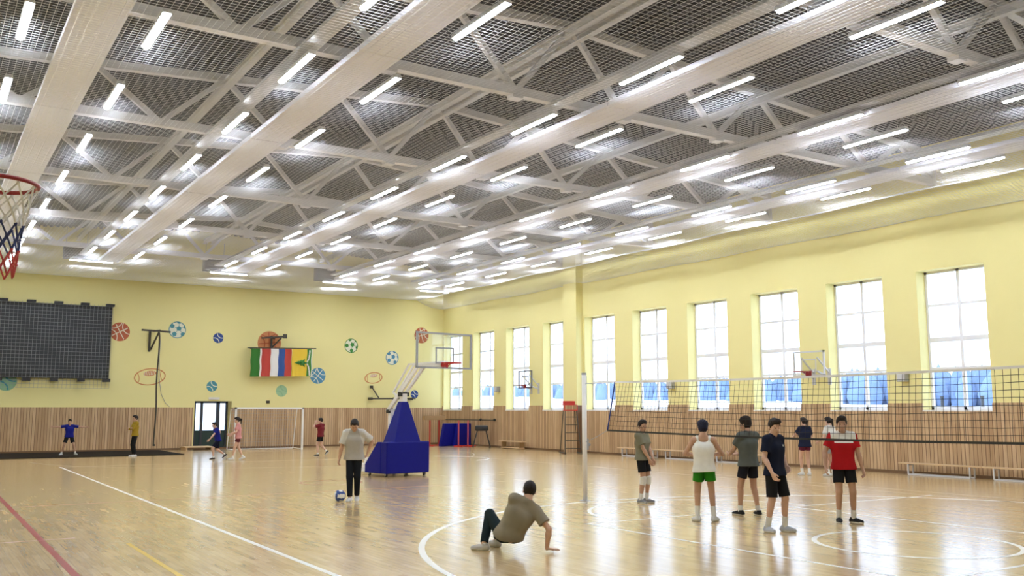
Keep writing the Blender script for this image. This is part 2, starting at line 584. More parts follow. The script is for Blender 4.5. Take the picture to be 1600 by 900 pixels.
# outdoors
m = MB()
vs, fs = [], []
N = 24
for i in range(N + 1):
    for j in range(N + 1):
        xx, yy = -200 + 520 * i / N, -200 + 520 * j / N
        far = max(0.0, xx - 32) + max(0.0, yy - 52)
        vs.append((xx, yy, -0.25 + min(far, 400) * 0.022 + 0.3 * math.sin(xx * 0.05 + 1) * math.sin(yy * 0.06)))
for i in range(N):
    for j in range(N):
        fs.append((i * (N + 1) + j, (i + 1) * (N + 1) + j, (i + 1) * (N + 1) + j + 1, i * (N + 1) + j + 1))
m.add(vs, fs)
o = m.build('ground', M['snow'])
o.location.z = -0.6
structure(o, 'snowy ground outside the windows')
# far belt of trees: nobody could count it
m = MB()
rf = random.Random(3)
for k in range(1700):
    xx = 140 + rf.random() * 60
    yy = -60 + rf.random() * 330
    g = 0.3 + (xx - 32) * 0.019
    h = 5.2 + rf.random() * 1.9
    r = 1.1 + rf.random() * 1.2
    n = 7
    ring = lambda z, q: [(xx + q * math.cos(2 * math.pi * i / n + k), yy + q * math.sin(2 * math.pi * i / n + k), g + z) for i in range(n)]
    v = ring(0, r * 0.8) + ring(h * 0.3, r * 1.1) + ring(h * 0.7, r * 0.65) + [(xx, yy, g + h)]
    f = [(a * n + i, a * n + (i + 1) % n, (a + 1) * n + (i + 1) % n, (a + 1) * n + i) for a in range(2) for i in range(n)]
    f += [(2 * n + i, 2 * n + (i + 1) % n, 3 * n) for i in range(n)]
    m.add(v, f)
tag(m.build('forest', M['forest']), 'hazy blue belt of trees far beyond the windows', 'forest', kind='stuff')
for i, (yy, xx) in enumerate(((33.4, 60), (35.6, 60), (29.6, 60), (31.3, 60), (38.5, 60), (40.9, 60))):
    g = -0.5 + (xx - 32) * 0.022
    mm = MB().tube([(xx, yy, g - 0.2), (xx, yy, g + 2.5)], 0.11, 10)
    mm.tube([(xx, yy, g + 2.5), (xx, yy, g + 2.6)], 0.13, 10)
    tag(mm.build('fence_post', M['doorframe']), 'dark post in the snow outside the row of windows', 'post', 'dark posts outside the windows')

# ================================================================ ROOF STEEL, PANELS, LIGHTS, NET
def ztop(x):
    return 9.95 - 0.072 * abs(x - RIDGE)
ZC0, ZC1 = 8.08, 8.26
TR_Y = [39.2, 33.2, 27.2, 21.2, 15.2, 9.2, 3.2]

def make_truss():
    r = thing('roof_truss', '', 'roof truss', (0, 0, 0))
    MB().box(XL + 0.01, XR - 0.01, -0.09, 0.09, ZC0, ZC1).build('bottom_chord', M['steel_cream'], r)
    m = MB()
    for x0, x1 in ((XL + 0.01, RIDGE), (RIDGE, XR - 0.01)):
        m.bar((x0, 0, ztop(x0) - 0.08), (x1, 0, ztop(x1) - 0.08), 0.17, 0.17)
    m.build('top_chord', M['steel_cream'], r)
    for k in range(-4, 5):
        xt = RIDGE + 2.8 * k
        for sgn in (-1, 1):
            xb = xt + 1.4 * sgn
            if XL < xb < XR:
                MB().bar((xt, 0, ztop(xt) - 0.1), (xb, 0, ZC0 + 0.1), 0.11, 0.11, up=(0, 1, 0)).build('web', M['steel_cream'], r)
    for k in (-3, -1, 1, 3):
        xb = RIDGE + 1.4 * k
        MB().box(xb - 0.13, xb + 0.13, -0.11, 0.11, ZC0 - 0.07, ZC0).build('gusset_plate', M['steel_cream'], r)
    for xe in (XL + 0.1, XR - 0.1):
        MB().box(xe - 0.08, xe + 0.08, -0.1, 0.1, ZC0, ztop(xe)).build('end_post', M['steel_cream'], r)
    return r
tr0 = make_truss()
for k, y in enumerate(TR_Y):
    t = tr0 if k == 0 else copy_tree(tr0)
    t.location = (0, y, 0)
    t['label'] = 'cream lattice roof truss across the hall, %s counted from the end wall' % ORD[k]
    t['group'] = 'roof trusses'

# purlins along the hall
for x, lab in ((RIDGE - 0.18, 'left beam of the cream ridge pair along the roof'), (RIDGE + 0.18, 'right beam of the cream ridge pair along the roof'),
               (RIDGE - 5.6, 'cream purlin under the left roof slope'), (RIDGE + 5.6, 'cream purlin under the right roof slope')):
    z = ztop(x) - 0.2
    m = MB().box(x - 0.075, x + 0.075, YF + 0.02, YB - 0.02, z - 0.015, z)
    m.box(x - 0.075, x + 0.075, YF + 0.02, YB - 0.02, z - 0.18, z - 0.165)
    m.box(x - 0.012, x + 0.012, YF + 0.02, YB - 0.02, z - 0.165, z - 0.015)
    tag(m.build('roof_purlin', M['steel_cream']), lab, 'beam', 'roof purlins')
# radiant heating panels
PX = [2.0, 6.34, 11.7, 16.6, 21.15]
PNAME = ['leftmost', 'second from left', 'middle', 'second from right', 'rightmost']
for x, nm in zip(PX, PNAME):
    r = thing('heating_panel', 'long white ceiling heating panel, %s of the five' % nm, 'heating panel', (x, 0, 7.86), 0, 'ceiling heating panels')
    y = 1.9
    while y < 40.5:
        y1 = min(y + 6.12, 40.9)
        m = MB().box(-0.36, 0.36, y + 0.02, y1 - 0.02, 0, 0.05)
        for q in (-0.27, -0.09, 0.09, 0.27):
            m.tube([(q, y + 0.02, 0.004), (q, y1 - 0.02, 0.004)], 0.016, 6)
        m.box(-0.38, -0.35, y + 0.02, y1 - 0.02, -0.01, 0.09)
        m.box(0.35, 0.38, y + 0.02, y1 - 0.02, -0.01, 0.09)
        m.build('panel_section', M['panel'], r)
        if y > 2:
            MB().box(-0.34, 0.34, y - 0.03, y + 0.03, 0.012, 0.06).build('joint_cover', M['white'], r)
        y = y1
    for yy in TR_Y:
        for q in (-0.3, 0.3):
            if yy < 42:
                MB().tube([(q, yy, 0.05), (q, yy, 0.24)], 0.008, 6).build('hanger', M['zinc'], r)

# cable trays above the light rows
for x, nm in zip((5.35, 10.77, 16.12, 20.28), ('left edge of the second heating panel', 'left edge of the middle heating panel', 'left edge of the fourth heating panel', 'left edge of the rightmost heating panel')):
    m = MB().box(x - 0.15, x + 0.15, 0.5, 40.7, 8.012, 8.024)
    m.box(x - 0.15, x - 0.14, 0.5, 40.7, 8.024, 8.08)
    m.box(x + 0.14, x + 0.15, 0.5, 40.7, 8.024, 8.08)
    tag(m.build('cable_tray', M['zinc']), 'long grey cable tray running beside the ' + nm, 'cable tray', 'cable trays')

# LED lights
def make_led():
    r = thing('linear_light', '', 'ceiling light')
    m = MB().prism([(-0.055, 0.09), (-0.075, 0.03), (-0.06, 0.018), (0.06, 0.018), (0.075, 0.03), (0.055, 0.09)], 1, -0.82, 0.82)
    for q in (-0.0725, 0.0645):  # side skirts added to hold back sideways light from the diffuser
        m.box(q, q + 0.008, -0.82, 0.82, 0.008, 0.03)
    m.build('housing', M['lampgrey'], r)
    m = MB().prism([(-0.05, 0.018), (-0.042, -0.008), (-0.015, -0.02), (0.015, -0.02), (0.042, -0.008), (0.05, 0.018)], 1, -0.8, 0.8)
    m.build('diffuser', M['led'], r)
    for y in (-0.6, 0.6):
        MB().tube([(0, y, 0.09), (0, y, 0.158)], 0.006, 6).build('suspension_wire', M['zinc'], r)
    return r
led0 = make_led()
ROWS = [(1.05, 14.9 - 3.6, 'left of the leftmost heating panel'), (2.87, 14.35, 'right of the leftmost heating panel'),
        (5.35, 14.75, 'left of the second heating panel'), (7.1, 15.0, 'right of the second heating panel'),
        (10.77, 11.4, 'left of the middle heating panel'), (12.57, 11.45, 'right of the middle heating panel'),
        (16.12, 11.75, 'left of the fourth heating panel'), (17.84, 11.9, 'right of the fourth heating panel'),
        (20.28, 11.95, 'left of the rightmost heating panel'), (21.82, 12.0, 'right of the rightmost heating panel')]
first = True
for x, y0, nm in ROWS:
    ys = []
    y = y0 - 3.78 * 4
    while y < 41.0:
        if y > 2.0:
            ys.append(y + 0.82)
        y += 3.78
    ys = ys[::-1]
    for k, y in enumerate(ys):
        o = led0 if first else copy_tree(led0)
        first = False
        o.location = (x, y, 7.85)
        o['label'] = 'lit white linear light %s, %s counted from the end wall' % (nm, ORD[k])
        o['group'] = 'linear ceiling lights'
for k, (x, y) in enumerate(((5.75, 41.1), (11.5, 41.6), (16.9, 41.9), (22.3, 42.3))):
    o = copy_tree(led0)
    o.location = (x, y, 7.85)
    o.rotation_euler = (0, 0, math.pi / 2)
    o['label'] = 'crosswise lit linear light near the end wall, %s from the left' % ORD[k]
    o['group'] = 'crosswise lights by the end wall'
# dark air heaters above those lights
for k, (x, y) in enumerate(((5.2, 41.45), (10.95, 41.95), (16.3, 42.3))):
    r = thing('air_heater', 'dark boxy air heater up by the end wall, %s from the left' % ORD[k], 'air heater', (x, y, 7.95), 0, 'air heaters by the end wall')
    MB().box(-0.48, 0.48, -0.2, 0.2, 0, 0.62).build('casing', M['black'], r, bevel=0.02)
    m = MB()
    for j in range(6):
        z = 0.08 + j * 0.09
        m.prism([(-0.24, z), (-0.2, z + 0.05), (-0.2, z + 0.06), (-0.24, z + 0.01)], 0, -0.42, 0.42)
    m.build('louvre', M['black'], r)
    for q in (-0.4, 0.4):
        MB().tube([(q, 0, 0.62), (q, 0, 1.3)], 0.012, 6).build('hanger', M['zinc'], r)

# protective net under the whole ceiling
def znet(x, y):
    z = 7.63
    ph = (y - 3.2) / 6.0
    z -= 0.05 * (0.5 - 0.5 * math.cos(2 * math.pi * ph)) * (0.6 + 0.4 * math.sin(x * 0.9))
    if x > 22.3:
        q = (x - 22.3) / (XR - 22.3)
        z -= 0.41 * q ** 0.8 + 0.1 * math.sin(math.pi * q)
    if x < 0.0:
        z -= 0.2 * (-x / 1.5)
    if y > 42.8:
        q = (y - 42.8) / (YB - 42.8)
        z = z + (min(z, 7.6) - z) * q
    return z
m = MB()
NY0 = 4.0
ys = [NY0 + (YB - 0.02 - NY0) * i / 34 for i in range(35)]
xs = [XL + 0.02 + (22.3 - XL) * i / 18 for i in range(19)] + [22.7, 23.1, 23.5, XR - 0.02]
HN = 0.0028
def strand(pts):
    vs, fs = [], []
    for p in pts:
        vs += [(p[0] + a, p[1] + b, p[2] + c) for a, b, c in strand.off]
    for i in range(len(pts) - 1):
        for k in range(4):
            l = (k + 1) % 4
            fs.append((i * 4 + k, i * 4 + l, i * 4 + 4 + l, i * 4 + 4 + k))
    m.add(vs, fs)
strand.off = [(-HN, 0, 0), (0, 0, -HN), (HN, 0, 0), (0, 0, HN)]
x = XL + 0.05
while x < XR - 0.03:
    strand([(x, y, znet(x, y)) for y in ys])
    x += 0.1
strand.off = [(0, -HN, 0), (0, 0, -HN), (0, HN, 0), (0, 0, HN)]
y = NY0
while y < YB - 0.03:
    strand([(x, y, znet(x, y)) for x in xs])
    y += 0.1
net = tag(m.build('ceiling_net', M['net_white']), 'white protective net stretched below the whole ceiling', 'net')
m = MB()
m.tube([(XR - 0.03, y, znet(XR - 0.03, y)) for y in ys], 0.010, 6)
m.tube([(x, YB - 0.03, znet(x, YB - 0.03)) for x in xs], 0.010, 6)
m.tube([(22.3, y, znet(22.3, y) + 0.01) for y in ys], 0.022, 6)
m.build('edge_cable', M['net_white'], net)

# ================================================================ END WALL: PAINTED BALLS, SCOREBOARD, FLAGS
YW = YB                                             # wall face
F0, F1, F2 = YW - 0.006, YW - 0.010, YW - 0.002

def circ(cx, cz, r, a0, a1, n=24, rz=None):
    rz = rz or r
    return [(cx + r * math.cos(a0 + (a1 - a0) * i / n), cz + rz * math.sin(a0 + (a1 - a0) * i / n)) for i in range(n + 1)]

def clipped(pts, cx, cz, r):
    return [p for p in pts if (p[0] - cx) ** 2 + (p[1] - cz) ** 2 < (r * 0.985) ** 2]

def mural(name, label, mb, mats):
    return tag(mb.build(name, mats), label, 'wall painting', 'painted balls on the end wall')

def basketball(cx, cz, r, col, seam, label, tilt=0.5):
    m = MB().disc(cx, cz, r, r, F0, F2, 44, 0)
    c, s = math.cos(tilt), math.sin(tilt)
    rot = lambda p: (cx + p[0] * c - p[1] * s, cz + p[0] * s + p[1] * c)
    wd = r * 0.085
    for pts in ([(-r + 2 * r * i / 20, 0) for i in range(21)], [(0, -r + 2 * r * i / 20) for i in range(21)],
                circ(-1.25 * r, 0, 0.85 * r, -1.2, 1.2), circ(1.25 * r, 0, 0.85 * r, math.pi - 1.2, math.pi + 1.2),
                circ(0, 1.55 * r, 1.0 * r, -math.pi + 0.5, -0.5)):
        q = [rot(p) for p in pts]
        q = clipped(q, cx, cz, r)
        if len(q) > 2:
            m.ribbon(q, wd, F1, F0, 1)
    return mural('basketball_mural', label, m, [M[col], M[seam]])

def soccer(cx, cz, r, col, label, turn=0.3):
    m = MB().disc(cx, cz, r, r, F0, F2, 44, 0)
    m.ribbon(circ(cx, cz, r * 0.97, 0, 2 * math.pi, 44), r * 0.09, F1, F0, 1)
    def pent(px, pz, q, a):
        pts = [(px + q * math.cos(a + 2 * math.pi * k / 5), pz + q * math.sin(a + 2 * math.pi * k / 5)) for k in range(5)]
        pts = [(cx + (p[0] - cx) * min(1, 0.97 * r / max(1e-6, math.hypot(p[0] - cx, p[1] - cz))), cz + (p[1] - cz) * min(1, 0.97 * r / max(1e-6, math.hypot(p[0] - cx, p[1] - cz)))) for p in pts]
        m.prism(pts, 1, F1, F0, 1)
    ox, oz = 0.18 * r, 0.16 * r
    pent(cx + ox, cz + oz, r * 0.33, turn)
    for k in range(5):
        a = turn + 2 * math.pi * k / 5
        px, pz = cx + ox + r * 0.85 * math.cos(a), cz + oz + r * 0.85 * math.sin(a)
        q = clipped([(cx + ox + t * r * math.cos(a), cz + oz + t * r * math.sin(a)) for t in (0.3, 0.45, 0.6, 0.7)], cx, cz, r)
        if len(q) > 1:
            m.ribbon(q, r * 0.05, F1, F0, 1)
        if math.hypot(px - cx, pz - cz) < 1.1 * r:
            pent(px, pz, r * 0.30, a)
    return mural('soccer_ball_mural', label, m, [M['m_white'], M[col]])

def tennis(cx, cz, r, col, seam, label, tilt=0.9):
    m = MB().disc(cx, cz, r, r, F0, F2, 36, 0)
    for sgn in (-1, 1):
        q = circ(sgn * 1.15 * r, 0, 0.9 * r, (math.pi if sgn > 0 else 0) - 1.0, (math.pi if sgn > 0 else 0) + 1.0)
        c, s = math.cos(tilt), math.sin(tilt)
        q = clipped([(cx + p[0] * c - p[1] * s, cz + p[0] * s + p[1] * c) for p in q], cx, cz, r)
        m.ribbon(q, r * 0.15, F1, F0, 1)
    return mural('tennis_ball_mural', label, m, [M[col], M[seam]])

def rugby(cx, cz, a, b, tilt, label):
    m = MB()
    c, s = math.cos(tilt), math.sin(tilt)
    rot = lambda p: (cx + p[0] * c - p[1] * s, cz + p[0] * s + p[1] * c)
    m.ribbon([rot(p) for p in circ(0, 0, a, 0, 2 * math.pi, 48, b)], 0.045, F1, F2, 0)
    m.ribbon([rot(p) for p in circ(-a * 1.15, 0, a * 0.45, -0.75, 0.75, 12, b)], 0.03, F1, F2, 0)
    m.ribbon([rot(p) for p in circ(a * 1.15, 0, a * 0.45, math.pi - 0.75, math.pi + 0.75, 12, b)], 0.03, F1, F2, 0)
    m.prism([rot(p) for p in circ(0.02, b * 0.42, a * 0.42, 0, 2 * math.pi, 24, b * 0.33)], 1, F1, F2, 0)
    for k in range(-3, 4):
        x = k * a * 0.11
        m.ribbon([rot((x - 0.02, b * 0.2)), rot((x + 0.03, b * 0.7))], 0.025, F1 - 0.003, F2, 1)
    return mural('rugby_ball_mural', label, m, [M['m_orange'], M['m_white']])

basketball(7.53, 5.25, 0.42, 'm_red', 'm_white', 'red basketball painted right beside the scoreboard')
soccer(10.0, 5.45, 0.38, 'm_teal', 'teal and white football painted right of the climbing bracket')
tennis(11.88, 5.15, 0.24, 'm_blue', 'm_white', 'small dark blue ball painted left of the flags')
rugby(8.9, 3.27, 0.66, 0.36, 0.12, 'large orange outlined rugby ball painted behind the climbing rope')
tennis(11.68, 2.88, 0.25, 'm_teal', 'm_white', 'teal ball painted above the exit door')
tennis(3.19, 2.98, 0.40, 'm_mint', 'm_teal', 'teal ball painted below the scoreboard')
basketball(14.34, 5.0, 0.58, 'm_orange', 'm_red', 'big faded red basketball painted above the flags', 0.1)
soccer(18.59, 5.03, 0.36, 'm_green', 'green and white football painted right of the flags', 0.8)
basketball(16.85, 3.47, 0.40, 'm_mid', 'm_white', 'blue basketball painted at the lower right of the flags', 0.9)
tennis(15.02, 2.70, 0.28, 'm_mint2', 'm_mint', 'pale green ball painted below the flags')
soccer(20.89, 4.48, 0.36, 'm_mid', 'pale blue football painted left of the portable hoop', 1.3)
rugby(19.86, 3.42, 0.48, 0.27, 0.12, 'small orange outlined rugby ball painted left of the portable hoop')
basketball(22.59, 5.73, 0.42, 'm_red', 'm_white', 'orange red basketball painted near the corner behind the glass backboard', 0.3)
tennis(22.22, 2.60, 0.22, 'm_blue', 'm_white', 'small blue ball painted beside the arm of the portable hoop')

# scoreboard behind a guard net
r = thing('scoreboard', 'big black scoreboard behind a grey guard net on the end wall', 'scoreboard', (0, 0, 0))
m = MB().box(1.6, 7.05, YW - 0.16, YW - 0.014, 3.25, 6.25)
m.build('screen', M['screen'], r)
m = MB()
for x0, x1, z0, z1 in ((1.52, 1.64, 3.15, 6.33), (7.0, 7.14, 3.15, 6.36), (1.52, 7.12, 3.14, 3.26), (1.52, 7.12, 6.23, 6.33)):
    m.box(x0, x1, YW - 0.2, YW - 0.014, z0, z1)
m.build('frame', M['black'], r)
for x in (1.8, 2.85, 3.9, 4.95, 6.0, 7.02):
    MB().box(x - 0.17, x + 0.17, YW - 0.46, YW - 0.19, 6.32, 6.42).build('bracket', M['black'], r)
    MB().box(x - 0.15, x + 0.15, YW - 0.46, YW - 0.19, 3.0, 3.14).build('bracket', M['black'], r)
m = MB()
x = 1.55
while x < 7.15:
    m.bar((x, YW - 0.42, 2.7), (x, YW - 0.42, 6.36), 0.008)
    x += 0.155
z = 2.72
while z < 6.37:
    m.bar((1.55, YW - 0.42, z), (7.12, YW - 0.42, z), 0.008)
    z += 0.155
m.build('guard_net', M['gridgrey'], r)

# bracket with climbing rope
r = thing('climbing_bracket', 'dark steel bracket jutting from the end wall above a climbing rope', 'wall bracket', (0, 0, 0))
yb = YW - 1.2
MB().bar((8.22, yb, 5.28), (9.44, yb, 5.24), 0.075).build('crossbar', M['darkbrown'], r)
MB().bar((8.98, yb - 0.05, 5.28), (8.98, YW - 0.02, 5.34), 0.08).build('arm', M['darkbrown'], r)
MB().bar((8.98, yb + 0.15, 5.22), (8.86, YW - 0.03, 4.5), 0.06).build('strut', M['darkbrown'], r)
MB().bar((8.80, YW - 0.05, 5.4), (8.80, YW - 0.05, 4.4), 0.09).build('wall_plate', M['darkbrown'], r)
m = MB()
m.tube([(8.97 + 0.02 * math.sin(i * 0.7), yb + 0.01, 5.2 - i * 0.31) for i in range(17)], 0.033, 8)
m.tube([(8.97, yb + 0.01, 0.30), (8.97, yb + 0.01, 0.22)], 0.05, 10)
tag(m.build('climbing_rope', M['darkbrown']), 'dark thick climbing rope hanging down from the wall bracket', 'rope')
m = MB().tube([(9.28, YW - 0.035, 5.2), (9.26, YW - 0.035, 4.2), (9.3, YW - 0.035, 3.2), (9.42, YW - 0.035, 2.5), (9.62, YW - 0.035, 2.1), (9.8, YW - 0.055, 1.93)], 0.012, 6)
tag(m.build('cable', M['greyplastic']), 'thin grey cable running down the wall beside the climbing rope', 'cable')

# bracket above the flags and the flags on their rod
r = thing('wall_bracket', 'dark folded steel bracket over the painted basketball above the flags', 'wall bracket', (0, 0, 0))
MB().bar((13.8, YW - 0.5, 5.2), (15.05, YW - 0.35, 5.33), 0.08).build('crossbar', M['darkbrown'], r)
MB().bar((14.42, YW - 0.04, 5.3), (14.42, YW - 0.5, 5.2), 0.07).build('arm', M['darkbrown'], r)
MB().bar((14.44, YW - 0.07, 4.78), (14.80, YW - 0.4, 5.25), 0.055).build('strut', M['darkbrown'], r)
MB().bar((14.42, YW - 0.06, 4.7), (14.42, YW - 0.06, 5.35), 0.08).build('wall_plate', M['darkbrown'], r)
MB().box(14.9, 15.08, YW - 0.4, YW - 0.3, 5.24, 5.44).build('hinge_plate', M['darkbrown'], r)
yf = YW - 0.55
m = MB().tube([(13.12, yf, 4.70), (16.52, yf, 4.78)], 0.022, 8)
m.box(13.4, 13.43, yf, YW - 0.01, 4.69, 4.73)
m.box(16.2, 16.23, yf, YW - 0.01, 4.755, 4.795)
tag(m.build('flag_rod', M['darkbrown']), 'long dark rod on the end wall carrying three flags', 'rod')
def flag(x0, x1, stops, mats, name, label, shape=None):
    """stops: right limits of the coloured stripes"""
    nx, nz = 48, 14
    vs, fs, mi = [], [], []
    ztp = lambda x: 4.70 + (x - 13.12) * 0.0235 - 0.025
    for side in (0, 1):
        for i in range(nx + 1):
            x = x0 + (x1 - x0) * i / nx
            for j in range(nz + 1):
                z = ztp(x) - 1.33 * j / nz
                y = yf + 0.028 * math.sin(x * 13 + 0.5) * (0.25 + 0.75 * j / nz) + 0.006 * side
                vs.append((x + 0.012 * math.sin(j * 0.8), y, z))
    n1 = (nx + 1) * (nz + 1)
    for side in (0, 1):
        for i in range(nx):
            xm = x0 + (x1 - x0) * (i + 0.5) / nx
            for j in range(nz):
                a = side * n1 + i * (nz + 1) + j
                q = (a, a + nz + 1, a + nz + 2, a + 1)
                fs.append(q if side else q[::-1])
                mi.append(next(k for k, sx in enumerate(stops) if xm <= sx or k == len(stops) - 1))
    m = MB()
    m.v, m.f, m.mi = vs, fs, mi
    if shape:
        shape(m)
    return tag(m.build(name, mats, smooth=True), label, 'flag', 'flags on the end wall')
flag(13.29, 14.24, [13.73, 13.80, 14.3], [M['f_green'], M['f_white'], M['f_red']], 'hanging_flag', 'green, white and red flag, left of the three on the rod')
flag(14.25, 15.27, [14.63, 14.95, 15.3], [M['f_white'], M['f_blue'], M['f_red']], 'hanging_flag', 'white, blue and red flag, middle of the three on the rod')
def fir(m):
    zc, y = 4.06, yf - 0.035
    for a, b, h in ((15.42, 15.66, 0.10), (15.55, 15.80, 0.16), (15.68, 15.95, 0.21)):
        m.prism([(a, zc), (b, zc - h), (b - 0.03, zc), (b, zc + h)], 1, y - 0.004, y, 2)
    m.prism([(15.9, zc - 0.04), (16.08, zc - 0.04), (16.08, zc + 0.04), (15.9, zc + 0.04)], 1, y - 0.004, y, 2)
    for sg in (-1, 1):
        m.ribbon([(16.05, zc + sg * 0.03), (16.13, zc + sg * 0.18), (16.17, zc + sg * 0.38), (16.19, zc + sg * 0.62)], 0.07, y - 0.006, y - 0.002, 1)
flag(15.3, 16.32, [16.07, 16.075, 16.27, 16.4], [M['f_yellow'], M['f_white'], M['m_green'], M['f_white']], 'hanging_flag', 'yellow flag with green fir emblem, right of the three on the rod', fir)

tag(MB().box(14.27, 14.43, YW - 0.1, YW, 2.11, 2.23).build('sensor_box', M['black'], bevel=0.01), 'little black box on the end wall above the goal', 'sensor')
tag(MB().box(11.55, 12.05, YW - 0.06, YW, 2.26, 2.37).build('exit_sign', M['f_white'], bevel=0.008), 'small pale blank light strip above the exit door', 'sign')

# second folded bracket near the corner
r = thing('folding_bracket', 'dark folding steel bracket low on the end wall near the corner', 'wall bracket', (0, 0, 0))
MB().bar((19.6, YW - 0.35, 2.35), (22.1, YW - 0.35, 2.38), 0.07).build('crossbar', M['darkbrown'], r)
MB().bar((20.05, YW - 0.3, 2.38), (19.72, YW - 0.12, 2.95), 0.06).build('strut', M['darkbrown'], r)
for x in (19.62, 21.0, 21.9):
    MB().box(x - 0.05, x + 0.05, YW - 0.38, YW - 0.003, 2.29, 2.42).build('wall_plate', M['darkbrown'], r)
MB().box(19.66, 19.78, YW - 0.16, YW - 0.003, 2.88, 3.02).build('hook_plate', M['darkbrown'], r)

# small items on the window wall
for y, z, lab in ((38.55, 2.78, 'small grey speaker box between far windows near the far side hoop'), (26.2, 2.72, 'small grey speaker box right of the pilaster seen through the net'), (16.45, 2.73, 'small grey speaker box between the two nearest windows')):
    r = thing('wall_speaker', lab, 'speaker', (XR, y, z), 0, 'grey boxes on the window wall')
    MB().box(-0.2, -0.02, -0.14, 0.14, -0.14, 0.14).build('casing', M['greyplastic'], r, bevel=0.015)
    MB().box(-0.205, -0.19, -0.11, 0.11, -0.11, 0.11).build('grille', M['lampgrey'], r)
    MB().box(-0.03, 0.0, -0.05, 0.05, -0.05, 0.05).build('wall_mount', M['greyplastic'], r)
r = thing('wall_barre', 'thin dark barre with knobs on the pine boards by the corner', 'barre', (0, 0, 0))
m = MB().tube([(XR - 0.22, 43.5, 1.28), (XR - 0.22, 38.6, 1.30)], 0.022, 8)
m.build('rail', M['darkbrown'], r)
for y in (43.2, 41.2, 39.9, 38.75):
    MB().tube([(XR - 0.22, y, 1.29), (XR - 0.045, y, 1.29)], 0.02, 8).build('bracket', M['darkbrown'], r)
for y in (39.9, 38.6):
    MB().sphere((XR - 0.22, y, 1.31), 0.07, 0, 12, 8).build('knob', M['black'], r, smooth=True)

# ================================================================ SPORTS GEAR
# handball goal
r = thing('goal', 'white framed handball goal with net standing before the end wall', 'goal', (0, 0, 0))
gx0, gx1, gy, gz = 11.95, 15.0, 41.2, 1.9
MB().box(gx0 - 0.04, gx0 + 0.04, gy - 0.04, gy + 0.04, 0, gz).build('goal_post', M['white'], r)
MB().box(gx1 - 0.04, gx1 + 0.04, gy - 0.04, gy + 0.04, 0, gz).build('goal_post', M['white'], r)
MB().box(gx0 - 0.04, gx1 + 0.04, gy - 0.04, gy + 0.04, gz - 0.08, gz).build('crossbar', M['white'], r)
for x in (gx0, gx1):
    MB().tube([(x, gy, gz - 0.05), (x, gy + 0.8, gz - 0.1), (x, gy + 1.2, 0.05), (x, gy, 0.03)], 0.02, 8).build('net_stay', M['white'], r)
MB().tube([(gx0, gy + 1.2, 0.03), (gx1, gy + 1.2, 0.03)], 0.02, 8).build('rear_bar', M['white'], r)
m = MB()
def gp(u, v):
    x = gx0 + (gx1 - gx0) * u
    if v < 0.3:
        return (x, gy + 0.8 * v / 0.3, gz - 0.06 - 0.05 * v)
    q = (v - 0.3) / 0.7
    return (x, gy + 0.8 + 0.4 * q + 0.08 * math.sin(math.pi * q), (gz - 0.1) * (1 - q) + 0.05)
for i in range(27):
    m.tube([gp(i / 26, j / 12) for j in range(13)], 0.004, 4)
for j in range(19):
    m.tube([gp(0, j / 18), gp(1, j / 18)], 0.004, 4)
m.build('goal_net', M['gridgrey'], r)

tag(MB().box(-1.0, 9.3, 39.0, 43.6, 0, 0.03).build('gym_mat', M['rubbermat'], bevel=0.006), 'long dark rubber mat on the floor under the scoreboard', 'mat')
r = thing('threshold_step', 'low pale wooden step in front of the exit door', 'step', (11.05, 43.2, 0))
MB().box(-0.8, 0.45, -0.35, 0.75, 0.12, 0.16).build('tread', M['pine'], r)
for x in (-0.72, 0.37):
    MB().box(x - 0.03, x + 0.03, -0.3, 0.7, 0, 0.12).build('side_board', M['pine'], r)

# portable basketball hoop: local +y points forward (towards the backboard)
ang = math.radians(8)
r = thing('portable_hoop', 'portable basketball hoop with blue padded base and clear backboard', 'basketball hoop', (11.42, 23.1, 0), math.pi + ang)
def P(s, z, x=0.0):
    return (x, s, z)
m = MB()
# front pad
m.box(-0.70, 0.70, -0.28, 0.02, 0.09, 0.93)
m.build('front_pad', M['blue_pad'], r, bevel=0.03)
for sx in (-1, 1):
    mm = MB().prism([(-1.08, 0.09), (-1.08, 0.32), (-0.46, 0.93), (-0.28, 0.93), (-0.28, 0.09)], 0, sx * 0.70, sx * 0.64)
    mm.build('side_pad', M['blue_pad'], r, bevel=0.02)
m = MB()
v = [(-0.43, -0.62, 0.90), (0.43, -0.62, 0.90), (0.43, 0.0, 0.90), (-0.43, 0.0, 0.90),
     (-0.10, -0.40, 2.02), (0.10, -0.40, 2.02), (0.10, -0.17, 2.02), (-0.10, -0.17, 2.02)]
m.add(v, [(3, 2, 1, 0), (4, 5, 6, 7), (0, 1, 5, 4), (1, 2, 6, 5), (2, 3, 7, 6), (3, 0, 4, 7)])
m.build('tower_pad', M['blue_pad'], r, bevel=0.03)
MB().box(-0.62, 0.62, -1.72, -0.1, 0.10, 0.16).build('base_plate', M['white'], r, bevel=0.01)
for z, a, b in ((0.16, -1.70, -1.1), (0.24, -1.66, -1.1), (0.32, -1.45, -1.1), (0.4, -1.42, -1.12)):
    MB().box(-0.5, 0.5, a, b, z, z + 0.075).build('counterweight', M['white'], r, bevel=0.012)
def castor(sx, s):
    c = MB().box(sx - 0.035, sx + 0.035, s - 0.03, s + 0.03, 0.088, 0.10)
    for q in (-0.03, 0.026):
        c.box(sx + q, sx + q + 0.004, s - 0.022, s + 0.022, 0.04, 0.09)
    f = c.build('castor', M['zinc'], r)
    MB().tube([(sx - 0.02, s, 0.052), (sx + 0.02, s, 0.052)], 0.05, 16).build('wheel', M['black'], f)
for sx in (-0.62, 0.62):
    for s in (-1.6, -0.95, -0.12):
        castor(sx, s)
castor(0.0, -0.12)
MB().bar(P(-0.86, 0.16), P(-0.86, 1.80), 0.13, 0.13).build('rear_post', M['white'], r)
